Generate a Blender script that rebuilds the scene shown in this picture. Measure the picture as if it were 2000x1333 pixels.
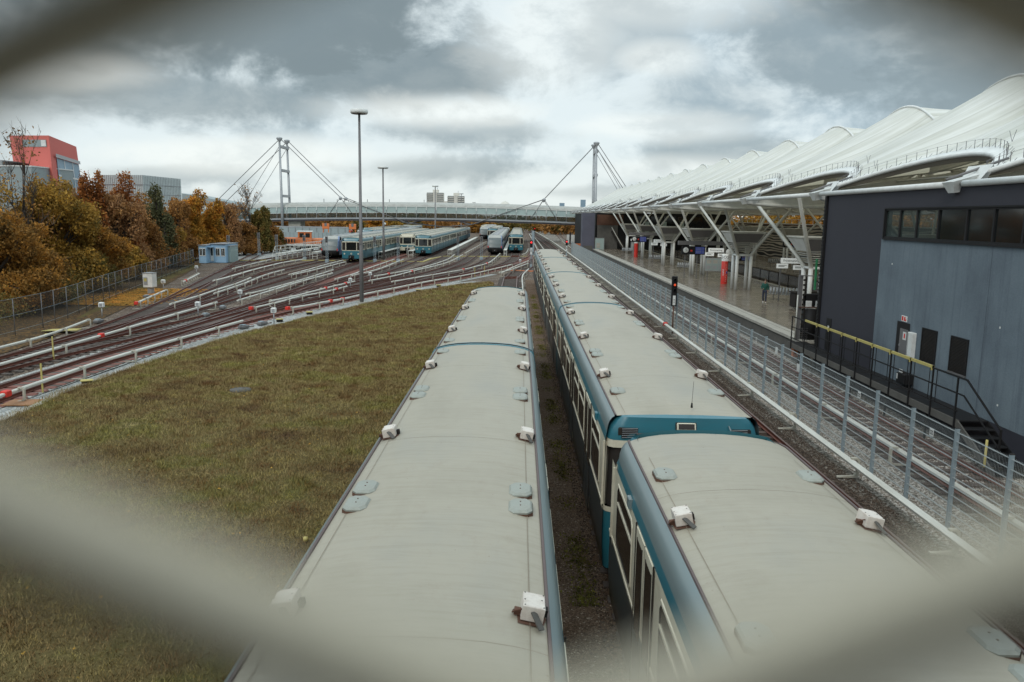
import bpy, math, random
import numpy as np
from mathutils import Vector, Matrix
sc = bpy.context.scene
for o in list(bpy.data.objects): bpy.data.objects.remove(o)
col = sc.collection
rnd = random.Random(7)
# ------------------------------------------------------------------ camera
F, PITCH, YAW, ROLL, H = 1558.18, 0.155053, -0.0068735, 0.0154443, 7.02315
cam = bpy.data.objects.new('camera', bpy.data.cameras.new('camera'))
col.objects.link(cam); sc.camera = cam
cam.data.sensor_width = 36; cam.data.lens = 36*F/2000
cam.data.clip_start = 0.005; cam.data.clip_end = 9000
fw = Vector((math.sin(YAW)*math.cos(PITCH), math.cos(YAW)*math.cos(PITCH), -math.sin(PITCH)))
r0 = Vector((math.cos(YAW), -math.sin(YAW), 0)); u0 = r0.cross(fw)
rt = math.cos(ROLL)*r0 + math.sin(ROLL)*u0
up = -math.sin(ROLL)*r0 + math.cos(ROLL)*u0
M = Matrix((rt, up, -fw)).transposed().to_4x4(); M.translation = Vector((0, 0, H))
cam.matrix_world = M
cam.data.dof.use_dof = True; cam.data.dof.focus_distance = 32.0; cam.data.dof.aperture_fstop = 4.4
def ray(x, y):
    v = M.to_3x3() @ Vector(((x-1000)/F, -(y-666.5)/F, -1.0)); return v
def G(x, y, z=0.0):          # where a line of sight meets a level plane
    d = ray(x, y); t = (z-H)/d.z; return Vector((d.x*t, d.y*t, z))
def PY(x, y, Y):
    d = ray(x, y); t = Y/d.y; return Vector((d.x*t, Y, H+d.z*t))
# ------------------------------------------------------------------ sky and sun
SUN_EL, SUN_AZ = math.radians(42), math.radians(205)   # azimuth clockwise from +Y
w = bpy.data.worlds.new('World'); sc.world = w; w.use_nodes = True
nt = w.node_tree; nt.nodes.clear()
def N(t, **k):
    n = nt.nodes.new(t)
    for a, b in k.items(): setattr(n, a, b)
    return n
L = nt.links.new
def val(node, i, v): node.inputs[i].default_value = v
def mth(op, a, b=None, c=None, clamp=False):
    n = N('ShaderNodeMath', operation=op, use_clamp=clamp)
    for i, q in enumerate((a, b, c)):
        if q is None: continue
        if isinstance(q, (int, float)): n.inputs[i].default_value = q
        else: L(q, n.inputs[i])
    return n.outputs[0]
def mixc(f, a, b):
    n = N('ShaderNodeMix', data_type='RGBA')
    for i, q in ((0, f), (6, a), (7, b)):
        if isinstance(q, (int, float)): n.inputs[i].default_value = q
        elif isinstance(q, tuple): n.inputs[i].default_value = q+(1,)
        else: L(q, n.inputs[i])
    return n.outputs[2]
def sstep(x, a, b):
    n = N('ShaderNodeMapRange', interpolation_type='SMOOTHSTEP')
    L(x, n.inputs[0]); val(n, 1, a); val(n, 2, b); val(n, 3, 0); val(n, 4, 1); return n.outputs[0]
tc = N('ShaderNodeTexCoord'); sep = N('ShaderNodeSeparateXYZ'); L(tc.outputs['Generated'], sep.inputs[0])
dx, dy, dz = sep.outputs
ysafe = mth('MAXIMUM', dy, 0.15)
az = mth('DIVIDE', dx, ysafe); el = mth('DIVIDE', dz, ysafe)
hz = mth('ADD', mth('MAXIMUM', dz, 0.0), 0.16)
cmb = N('ShaderNodeCombineXYZ'); L(mth('DIVIDE', dx, hz), cmb.inputs[0]); L(mth('DIVIDE', dy, hz), cmb.inputs[1])
def noise(vec, scale, detail=8, rough=.55, dist=0.0, loc=(0,0,0), scl=(1,1,1)):
    mp = N('ShaderNodeMapping'); L(vec, mp.inputs[0]); val(mp, 1, loc); val(mp, 3, scl)
    n = N('ShaderNodeTexNoise'); L(mp.outputs[0], n.inputs['Vector'])
    n.inputs['Scale'].default_value = scale; n.inputs['Detail'].default_value = detail
    n.inputs['Roughness'].default_value = rough; n.inputs['Distortion'].default_value = dist
    return n.outputs[0]
pl = cmb.outputs[0]
n1 = noise(pl, 0.9, 9, .52, .25, (3.1, 1.2, 0))
n2 = noise(tc.outputs['Generated'], 7.5, 12, .62, .25, (.3, .7, .2), (1, 1, 1.7))
n3 = noise(tc.outputs['Generated'], 3.4, 6, .5, .2, (4.3, .2, 1.2), (1, 1, 1.6))
wob = mth('ADD', mth('MULTIPLY', mth('SUBTRACT', n2, .5), .60), mth('MULTIPLY', mth('SUBTRACT', n3, .5), .36))
def blob(cx, cy, rx, ry, soft=.75, wk=1.0):
    a = mth('DIVIDE', mth('SUBTRACT', az, cx), rx); b = mth('DIVIDE', mth('SUBTRACT', el, cy), ry)
    r = mth('SQRT', mth('ADD', mth('MULTIPLY', a, a), mth('MULTIPLY', b, b)))
    r = mth('ADD', r, mth('MULTIPLY', wob, 4.5*wk))
    n = sstep(r, 1.0+soft*.85, 1.0-soft*.85); return n
base = mth('ADD', mth('MULTIPLY', n3, .35), mth('MULTIPLY', n2, .65))
t0 = sstep(base, .41, .57)
cloud = mixc(t0, (.37, .465, .52), (.66, .74, .76))
hor = sstep(el, .11, .0)
cloud = mixc(mth('MULTIPLY', hor, .40), cloud, (.76, .78, .72))
darks = [(-.36, .24, .30, .085, .5, .58), (-.14, .165, .15, .04, .55, .50), (-.42, .135, .20, .035, .6, .40), (.39, .205, .12, .05, .5, .36),
         (.22, .145, .11, .03, .7, .16), (.12, .22, .06, .05, .6, .22), (.56, .24, .16, .1, .6, .45), (-.64, .3, .15, .12, .6, .45), (-.10, .055, .12, .018, .6, .30), (.26, .08, .11, .02, .6, .30), (-.05, .10, .13, .018, .6, .32), (-.45, .045, .12, .012, .6, .22), (.08, .03, .1, .01, .6, .2)]
dk = None
for cx, cy, rx, ry, so, amt in darks:
    m = mth('MULTIPLY', blob(cx, cy, rx, ry, so), amt*1.65)
    dk = m if dk is None else mth('MAXIMUM', dk, m)
dk = mth('MULTIPLY', dk, 1.0, clamp=True)
cloud = mixc(dk, cloud, (.175, .22, .235))
brt = None
for cx, cy, rx, ry, amt in [(.03, .22, .08, .08, .35), (.13, .27, .13, .04, .35), (-.36, .07, .22, .022, .5), (-.08, .125, .13, .02, .5), (.13, .11, .12, .018, .4), (.20, .06, .12, .015, .35), (-.56, .165, .10, .025, .6), (.16, .19, .05, .02, .4)]:
    m = mth('MULTIPLY', blob(cx, cy, rx, ry, .6, 1.1), amt)
    brt = m if brt is None else mth('MAXIMUM', brt, m)
cloud = mixc(brt, cloud, (.88, .90, .85))
zen = mth('ADD', 1.0, mth('MULTIPLY', sstep(dz, .30, .8), 0.9))
sky = N('ShaderNodeTexSky', sky_type='NISHITA', sun_disc=False, sun_elevation=SUN_EL, sun_rotation=SUN_AZ)
sc10 = N('ShaderNodeVectorMath', operation='SCALE'); L(cloud, sc10.inputs[0]); L(mth('MULTIPLY', zen, 10.0), sc10.inputs['Scale'])
fin = mixc(.95, sky.outputs[0], sc10.outputs[0])
bg = N('ShaderNodeBackground'); L(fin, bg.inputs[0]); val(bg, 1, 0.1)
wo = N('ShaderNodeOutputWorld'); L(bg.outputs[0], wo.inputs[0])
sl = bpy.data.lights.new('sun', 'SUN'); sl.energy = 0.9; sl.angle = math.radians(16); sl.color = (1, .95, .88)
so = bpy.data.objects.new('sun', sl); col.objects.link(so)
sd = Vector((math.sin(SUN_AZ)*math.cos(SUN_EL), math.cos(SUN_AZ)*math.cos(SUN_EL), math.sin(SUN_EL)))
so.rotation_euler = sd.to_track_quat('Z', 'Y').to_euler()
sc.view_settings.view_transform = 'Standard'; sc.view_settings.look = 'None'
sc.view_settings.exposure = 0.28; sc.view_settings.gamma = 1.0
# ------------------------------------------------------------------ materials
class NT:
    def __init__(s, name):
        s.m = bpy.data.materials.new(name); s.m.use_nodes = True; s.t = s.m.node_tree
        s.b = s.t.nodes['Principled BSDF']; s.o = s.t.nodes['Material Output']
        s.tc = s.t.nodes.new('ShaderNodeTexCoord')
    def n(s, ty, **k):
        n = s.t.nodes.new(ty)
        for a, b in k.items(): setattr(n, a, b)
        return n
    def l(s, a, b): s.t.links.new(a, b)
    def vec(s, scl=(1,1,1), coord='Object', loc=(0,0,0)):
        mp = s.n('ShaderNodeMapping'); s.l(s.tc.outputs[coord], mp.inputs[0]); mp.inputs[3].default_value = scl; mp.inputs[1].default_value = loc
        return mp.outputs[0]
    def noise(s, scale, detail=5, rough=.6, scl=(1,1,1), dist=0, coord='Object', loc=(0,0,0)):
        n = s.n('ShaderNodeTexNoise'); s.l(s.vec(scl, coord, loc), n.inputs['Vector'])
        n.inputs['Scale'].default_value = scale; n.inputs['Detail'].default_value = detail
        n.inputs['Roughness'].default_value = rough; n.inputs['Distortion'].default_value = dist
        return n.outputs[0]
    def ramp(s, fac, stops):
        r = s.n('ShaderNodeValToRGB'); s.l(fac, r.inputs[0]); e = r.color_ramp.elements
        while len(e) < len(stops): e.new(.5)
        for i, (p, c) in enumerate(stops):
            e[i].position = p; e[i].color = (tuple(c)+(1,)) if len(c) == 3 else c
        return r.outputs[0]
    def mix(s, f, a, b, bt='MIX'):
        n = s.n('ShaderNodeMix', data_type='RGBA', blend_type=bt)
        for i, q in ((0, f), (6, a), (7, b)):
            if isinstance(q, (int, float)): n.inputs[i].default_value = q
            elif isinstance(q, tuple): n.inputs[i].default_value = q+(1,)
            else: s.l(q, n.inputs[i])
        return n.outputs[2]
    def bump(s, h, strength=.4, dist=.02):
        b = s.n('ShaderNodeBump'); s.l(h, b.inputs['Height']); b.inputs['Strength'].default_value = strength
        b.inputs['Distance'].default_value = dist; s.l(b.outputs[0], s.b.inputs['Normal'])
    def set(s, colr=None, rough=.6, metal=0, spec=.5):
        if colr is not None:
            if isinstance(colr, tuple): s.b.inputs['Base Color'].default_value = colr+(1,)
            else: s.l(colr, s.b.inputs['Base Color'])
        if isinstance(rough, (int, float)): s.b.inputs['Roughness'].default_value = rough
        else: s.l(rough, s.b.inputs['Roughness'])
        s.b.inputs['Metallic'].default_value = metal; s.b.inputs['Specular IOR Level'].default_value = spec
        return s.m
def dirty(name, c, d=None, rough=.5, metal=0, scale=1.5, amt=.5, fine=25, scl=(1,1,1), bump=0.0, spec=.5):
    t = NT(name); d = d or tuple(x*.55 for x in c)
    f = t.ramp(t.noise(scale, 7, .65, scl), [(.42, (0,0,0)), (.72, (1,1,1))])
    f2 = t.noise(fine, 3, .6)
    a = t.mix(amt, c, t.mix(f, c, d)); m = t.mix(.22, a, t.ramp(f2, [(.3, tuple(x*.7 for x in c)), (.7, tuple(min(1, x*1.2) for x in c))]))
    if bump: t.bump(f2, bump, .01)
    return t.set(m, rough, metal, spec)
MT = {}
def roofmat():
    t = NT('cream_roof_paint')
    big = t.ramp(t.noise(.55, 6, .6, (1.6, .5, 1)), [(.3, (.295, .267, .208)), (.5, (.332, .302, .238)), (.72, (.298, .280, .232))])
    st = t.ramp(t.noise(2.6, 9, .74, (1, .5, 1)), [(.55, (0,0,0)), (.74, (1,1,1))])
    a = t.mix(t.mix(.38, (0,0,0), st), big, (.25, .20, .14))
    cr = t.ramp(t.noise(5.5, 8, .72, (.25, 2.2, 1)), [(.46, (1,1,1)), (.70, (.88, .87, .84))])
    a = t.mix(1.0, a, cr, 'MULTIPLY')
    sp = t.ramp(t.noise(21, 3, .5), [(.745, (0,0,0)), (.78, (1,1,1))])
    a = t.mix(sp, a, (.15, .09, .06))
    t.bump(t.noise(1.1, 3, .5, (1, .6, 1)), .12, .03)
    return t.set(a, .48, 0, .4)
MT['roof'] = roofmat()
MT['vent'] = dirty('vent_blue_grey', (.275, .29, .255), (.24, .215, .17), .5, amt=.4, scale=4)
MT['boxw'] = dirty('box_white', (.62, .57, .51), (.3, .2, .14), .6, amt=.55, scale=9, fine=60)
MT['rust'] = dirty('rust_stain', (.11, .05, .03), (.05, .03, .02), .85, scale=6)
MT['seam'] = dirty('seam_line', (.235, .19, .14), None, .8)
MT['gutter'] = dirty('gutter_dark', (.10, .07, .065), None, .6)
def blue(name, c):
    t = NT(name)
    st = t.ramp(t.noise(2.0, 7, .65, (1, .12, 3)), [(.42, (0,0,0)), (.75, (1,1,1))])
    a = t.mix(t.mix(.45, (0,0,0), st), c, tuple(x*.6+.03 for x in c))
    ch = t.ramp(t.noise(6, 8, .75, (1, .3, 1)), [(.68, (0,0,0)), (.72, (1,1,1))])
    a = t.mix(t.mix(.5, (0,0,0), ch), a, tuple(min(.6, x*1.5+.12) for x in c))
    t.b.inputs['Coat Weight'].default_value = .4; t.b.inputs['Coat Roughness'].default_value = .25
    return t.set(a, .38)
MT['blue'] = blue('train_blue_paint', (.020, .135, .175))
MT['sideblue'] = dirty('shaded_dusty_train_side', (.040, .058, .066), (.085, .07, .055), .32, scale=1.4, amt=.8, scl=(1, .2, 1))  # train blue darkened for the shade between the trains, with brown dust
MT['shoulder'] = blue('train_shoulder_paint', (.16, .205, .21))
MT['cream'] = dirty('cream_frame', (.60, .56, .44), (.3, .24, .15), .45, amt=.5, scale=3)
def glass(name, c=(.012, .014, .014), rough=.06):
    t = NT(name); return t.set(c, rough, 0, .6)
MT['glass'] = glass('dark_glass'); MT['glassb'] = glass('brown_glass', (.022, .014, .009), .12)
def clear(name, tint, alpha):
    t = NT(name); t.set(tint, .05, 0, .5); tr = t.n('ShaderNodeBsdfTransparent'); tr.inputs[0].default_value = (*[min(1, x*.4+.6) for x in tint], 1)
    mx = t.n('ShaderNodeMixShader'); mx.inputs[0].default_value = alpha
    t.l(tr.outputs[0], mx.inputs[1]); t.l(t.b.outputs[0], mx.inputs[2]); t.l(mx.outputs[0], t.o.inputs[0]); return t.m
MT['clear'] = clear('clear_glass', (.10, .13, .12), .30)
MT['frost'] = clear('frosted_glass', (.42, .52, .50), .72)
MT['black'] = dirty('black_iron', (.014, .014, .015), (.025, .021, .018), .6, spec=.2)
MT['dark'] = dirty('underframe', (.025, .022, .02), (.05, .035, .025), .8, scale=4, spec=.2)
MT['silver'] = dirty('silver_grey', (.34, .35, .36), None, .4, .3)
MT['rail'] = dirty('rusty_rail', (.15, .048, .03), (.07, .027, .018), .6, .2, scale=.6, amt=.8)
MT['railtop'] = dirty('rail_head', (.16, .12, .105), (.09, .06, .05), .4, .4, scale=.5, amt=.7)
MT['sleeper'] = dirty('old_sleeper', (.085, .068, .058), (.14, .115, .10), .9, scale=2, amt=.8)
MT['sleeper2'] = dirty('red_brown_sleeper', (.18, .068, .052), (.26, .16, .13), .9, scale=2, amt=.8)
MT['crail'] = dirty('conductor_cover', (.58, .575, .52), (.34, .31, .25), .5, scale=1.2, amt=.6, scl=(1, .3, 1))
MT['cradark'] = dirty('conductor_bracket', (.44, .42, .35), (.22, .18, .14), .7, scale=3, amt=.7)
MT['red'] = dirty('red_paint', (.60, .03, .018), (.42, .025, .015), .5)
MT['yellow'] = dirty('yellow_paint', (.44, .37, .12), (.30, .24, .09), .6)
MT['orange'] = dirty('orange_paint', (.62, .17, .04), (.45, .13, .05), .5)
MT['white'] = dirty('white_paint', (.66, .67, .65), (.42, .41, .37), .45, scale=2, amt=.6)
MT['wsteel'] = dirty('white_steel', (.50, .50, .455), (.30, .28, .235), .45, scale=2, amt=.6)
MT['wire'] = dirty('wire_steel', (.46, .50, .50), (.30, .32, .32), .4, .2)
MT['galv'] = dirty('galvanised_steel', (.28, .34, .37), (.20, .235, .25), .45, .15, scale=3, amt=.6)
MT['pole'] = dirty('grey_pole', (.16, .155, .155), (.11, .10, .10), .5, .2)
MT['conc'] = dirty('concrete', (.38, .365, .32), (.22, .20, .17), .85, scale=1.6, amt=.8, bump=.3)
MT['concdark'] = dirty('dark_concrete', (.10, .095, .085), (.05, .045, .04), .85, scale=1.2, amt=.8, bump=.2)
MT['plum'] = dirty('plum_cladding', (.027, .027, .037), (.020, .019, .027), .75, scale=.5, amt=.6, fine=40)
MT['purple'] = dirty('purple_pillar', (.09, .09, .12), None, .7, scale=.5)
def plaster():
    t = NT('blue_grey_plaster')
    a = t.ramp(t.noise(.42, 6, .62, (1, 1, .8)), [(.3, (.085, .105, .128)), (.5, (.13, .163, .19)), (.72, (.18, .222, .248))])
    s = t.ramp(t.noise(1.1, 8, .7, (1, 3.0, .14)), [(.50, (1,1,1)), (.68, (.60, .58, .62))])
    a = t.mix(.8, a, s, 'MULTIPLY'); f = t.noise(45, 3, .6)
    a = t.mix(.3, a, t.ramp(f, [(.35, (.05, .065, .085)), (.7, (.17, .22, .25))]))
    t.bump(f, .5, .01); return t.set(a, .85)
MT['plaster'] = plaster()
def ground(name, stops, big, s1=1.2, vor=26, bumps=.8, stains=None):
    t = NT(name)
    v = t.n('ShaderNodeTexVoronoi'); t.l(t.vec(), v.inputs['Vector']); v.inputs['Scale'].default_value = vor
    sepc = t.n('ShaderNodeSeparateColor'); t.l(v.outputs['Color'], sepc.inputs[0])
    a = t.ramp(sepc.outputs[0], stops)
    b = t.ramp(t.noise(s1, 8, .68), [(.35, (1,1,1)), (.68, big)])
    a = t.mix(1.0, a, b, 'MULTIPLY')
    dk = t.ramp(v.outputs['Distance'], [(.0, (1,1,1)), (.75, (.42,.40,.38))]); a = t.mix(.75, a, dk, 'MULTIPLY')
    if stains: a = t.mix(t.ramp(t.noise(.5, 7, .7, loc=(9, 3, 1)), [(.55, (0,0,0)), (.68, (1,1,1))]), a, stains)
    iv = t.n('ShaderNodeMath', operation='SUBTRACT'); iv.inputs[0].default_value = 1; t.l(v.outputs['Distance'], iv.inputs[1])
    t.bump(iv.outputs[0], bumps, .04); return t.set(a, .9, 0, .25)
MT['ballast'] = ground('brown_ballast', [(.0, (.075, .05, .038)), (.45, (.19, .148, .115)), (.8, (.29, .24, .19)), (1, (.44, .39, .33))], (.55, .44, .38), .35, 14)
MT['ballastR'] = ground('grey_ballast', [(.0, (.08, .07, .055)), (.4, (.24, .22, .19)), (.8, (.40, .38, .34)), (1, (.55, .52, .47))], (.62, .55, .48), .6, 17, .9)
MT['ballastB'] = ground('oily_ballast', [(.0, (.018, .012, .008)), (.5, (.06, .042, .032)), (.9, (.12, .09, .07)), (1, (.2, .17, .14))], (.6, .5, .42), .8, 17, .9)
MT['deckdark'] = dirty('plum_steel', (.075, .068, .078), None, .6)
MT['ballastR2'] = ground('rusty_ballast', [(.0, (.045, .028, .02)), (.5, (.12, .075, .055)), (.85, (.20, .13, .10)), (1, (.33, .26, .21))], (.6, .5, .42), .8, 15, .9)
MT['gravelW'] = ground('pale_gravel', [(.0, (.28, .295, .295)), (.5, (.50, .52, .51)), (1, (.66, .68, .66))], (.75, .72, .68), .4, 14, .8)
MT['path'] = ground('brown_path', [(.0, (.10, .064, .042)), (.55, (.21, .14, .092)), (.93, (.30, .215, .15)), (1, (.65, .56, .45))], (.72, .62, .52), 1.2, 42, .5, None)
MT['soil'] = ground('leafy_soil', [(.0, (.05, .035, .018)), (.5, (.12, .07, .03)), (.8, (.22, .11, .03)), (1, (.30, .18, .06))], (.5, .5, .4), .5, 9, .5)
def lawn():
    t = NT('dry_grass')
    a = t.ramp(t.noise(.33, 8, .66), [(.32, (.058, .038, .022)), (.42, (.105, .080, .036)), (.52, (.125, .102, .045)), (.62, (.10, .094, .032)), (.74, (.155, .13, .065))])
    b = t.ramp(t.noise(14, 6, .75), [(.3, (.45, .42, .38)), (.7, (1.35, 1.3, 1.2))])
    a = t.mix(1, a, b, 'MULTIPLY'); t.bump(t.noise(30, 5, .7), .7, .04); return t.set(a, .95, 0, .1)
MT['lawn'] = lawn()
def blade():
    t = NT('grass_blades')
    a = t.ramp(t.noise(.33, 8, .66), [(.32, (.15, .098, .058)), (.43, (.225, .168, .080)), (.52, (.27, .215, .108)), (.60, (.215, .190, .066)), (.70, (.34, .28, .155))])
    r = t.ramp(t.noise(1.3, 5, .6, loc=(4, 4, 0)), [(.34, (.72, .54, .46)), (.46, (.96, .90, .84)), (.54, (1, 1, .92)), (.68, (1.25, 1.24, 1.0))]); a = t.mix(1, a, r, 'MULTIPLY')
    b = t.ramp(t.noise(37, 2, .5), [(.3, (.62, .62, .58)), (.7, (1.35, 1.32, 1.25))])
    return t.set(t.mix(1, a, b, 'MULTIPLY'), .8, 0, .15)
MT['blade'] = blade()
def leaf(name, cs, sc=1.0):
    t = NT('leaves_'+name)
    a = t.ramp(t.noise(.8*sc, 6, .7), [(.36, cs[0]), (.5, cs[1]), (.64, cs[2])])
    b = t.ramp(t.noise(9, 2, .5, loc=(3, 1, 7)), [(.3, (.4, .42, .45)), (.7, (1.75, 1.6, 1.35))])
    a = t.mix(1, a, b, 'MULTIPLY'); a = t.mix(1, a, (2.1, 1.9, 1.55), 'MULTIPLY'); t.set(a, .75, 0, .2)
    tr = t.n('ShaderNodeBsdfTranslucent'); t.l(a, tr.inputs[0])
    mx = t.n('ShaderNodeMixShader'); mx.inputs[0].default_value = .3
    t.l(t.b.outputs[0], mx.inputs[1]); t.l(tr.outputs[0], mx.inputs[2]); t.l(mx.outputs[0], t.o.inputs[0]); return t.m
LF = dict(
 ochre=leaf('ochre', [(.06, .045, .02), (.125, .072, .022), (.23, .125, .03)]),
 mustard=leaf('mustard', [(.065, .06, .022), (.14, .095, .026), (.24, .165, .042)]),
 brown=leaf('brown', [(.085, .05, .024), (.14, .08, .034), (.19, .115, .045)]),
 rust=leaf('rust', [(.085, .038, .018), (.14, .058, .022), (.18, .09, .03)]),
 pine=leaf('pine', [(.03, .038, .026), (.05, .06, .04), (.075, .08, .05)]),
 orange=leaf('orange', [(.10, .075, .02), (.20, .115, .024), (.29, .14, .028)]),
 green=leaf('green', [(.045, .045, .018), (.075, .07, .025), (.12, .075, .03)]),
 dull=leaf('dull', [(.11, .07, .045), (.16, .10, .06), (.18, .11, .05)]))
MT['bark'] = dirty('bark', (.065, .052, .042), (.035, .028, .022), .9, scale=4)
def membrane():
    t = NT('white_membrane')
    s = t.ramp(t.noise(1.0, 7, .62, (.10, 2.4, .25)), [(.36, (1,1,1)), (.66, (.72, .72, .67))])
    g = t.ramp(t.noise(.16, 5, .6), [(.35, (1,1,1)), (.7, (.86, .87, .85))])
    a = t.mix(1, t.mix(1, (.90, .905, .87), s, 'MULTIPLY'), g, 'MULTIPLY')
    wv = t.n('ShaderNodeTexWave', wave_type='BANDS', bands_direction='Y'); t.l(t.vec(), wv.inputs['Vector']); wv.inputs['Scale'].default_value = .25; wv.inputs['Distortion'].default_value = .4
    a = t.mix(1, a, t.ramp(wv.outputs[0], [(.0, (.80, .80, .78)), (.035, (1, 1, 1))]), 'MULTIPLY'); t.set(a, .6, 0, .3)
    tr = t.n('ShaderNodeBsdfTranslucent'); tr.inputs[0].default_value = (.90, .80, .60, 1)
    mx = t.n('ShaderNodeMixShader'); mx.inputs[0].default_value = .30
    t.l(t.b.outputs[0], mx.inputs[1]); t.l(tr.outputs[0], mx.inputs[2]); t.l(mx.outputs[0], t.o.inputs[0]); return t.m
MT['membrane'] = membrane()
MT['fascia'] = dirty('shaded_fascia', (.15, .13, .10), None, .6, scale=.6)  # white inner lip, shade of the openings put into its colour
def wavewall():
    t = NT('wave_painted_wall')
    wv = t.n('ShaderNodeTexWave', wave_type='BANDS', bands_direction='Z'); t.l(t.vec((1, .16, 1)), wv.inputs['Vector'])
    wv.inputs['Scale'].default_value = .7; wv.inputs['Distortion'].default_value = 9; wv.inputs['Detail'].default_value = 1.5; wv.inputs['Detail Scale'].default_value = 1.1
    a = t.ramp(wv.outputs[0], [(.52, (.010, .010, .010)), (.60, (.42, .37, .30))]); return t.set(a, .6)
MT['wave'] = wavewall()
def platfloor():
    t = NT('polished_floor')
    a = t.ramp(t.noise(.5, 7, .65), [(.3, (.115, .094, .072)), (.55, (.165, .136, .106)), (.75, (.20, .168, .132))])
    r = t.ramp(t.noise(.9, 6, .6, loc=(5, 5, 5)), [(.35, (.16,)*3), (.7, (.32,)*3)])
    return t.set(a, r, 0, .5)
MT['floor'] = platfloor()
MT['skin'] = dirty('skin', (.42, .24, .17), (.35, .19, .13), .5); MT['hair'] = dirty('hair', (.10, .05, .03), None, .7)
MT['jacket'] = dirty('green_jacket', (.01, .10, .075), None, .7); MT['jeans'] = dirty('jeans', (.03, .04, .07), None, .8)
MT['hut'] = dirty('light_blue_wall', (.27, .43, .58), (.2, .33, .46), .6); MT['salmon'] = dirty('salmon_wall', (.60, .14, .115), (.52, .12, .10), .7, scale=.1)
MT['paleclad'] = dirty('pale_cladding', (.52, .58, .57), (.42, .48, .48), .6, scale=.08, amt=.8)
MT['greyclad'] = dirty('grey_cladding', (.27, .315, .32), (.20, .235, .24), .6, scale=.08, amt=.8)
MT['farcream'] = dirty('far_cream', (.62, .60, .54), None, .8, scale=.05); MT['fardark'] = dirty('far_dark', (.25, .265, .265), None, .8, scale=.05)
MT['farblue'] = dirty('far_blue', (.22, .32, .40), None, .5, scale=.05)
MT['screenblue'] = dirty('blue_screen', (.02, .03, .25), None, .3)
MT['mesh'] = dirty('mesh_paint', (.68, .60, .455), (.60, .53, .40), .7, scale=60, fine=400, amt=.3, spec=.3)
MT['cscreen'] = dirty('sky_tinted_screen', (.11, .13, .13), (.08, .10, .10), .35)  # windscreen glass paled, the sky's reflection put into its base colour
MT['leafglass'] = dirty('green_sign', (.015, .17, .06), None, .5)
def emis(name, c, s):
    t = NT(name); t.set(tuple(c), .3); t.b.inputs['Emission Color'].default_value = (*c, 1); t.b.inputs['Emission Strength'].default_value = s; return t.m
MT['signlit'] = emis('backlit_sign', (.62, .64, .62), .30); MT['redlamp'] = emis('red_lamp', (.9, .03, .03), 1.0); MT['ledred'] = emis('orange_red_lamp', (.9, .10, .03), .8); MT['scr'] = emis('lit_screen', (.03, .05, .24), .15)
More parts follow.
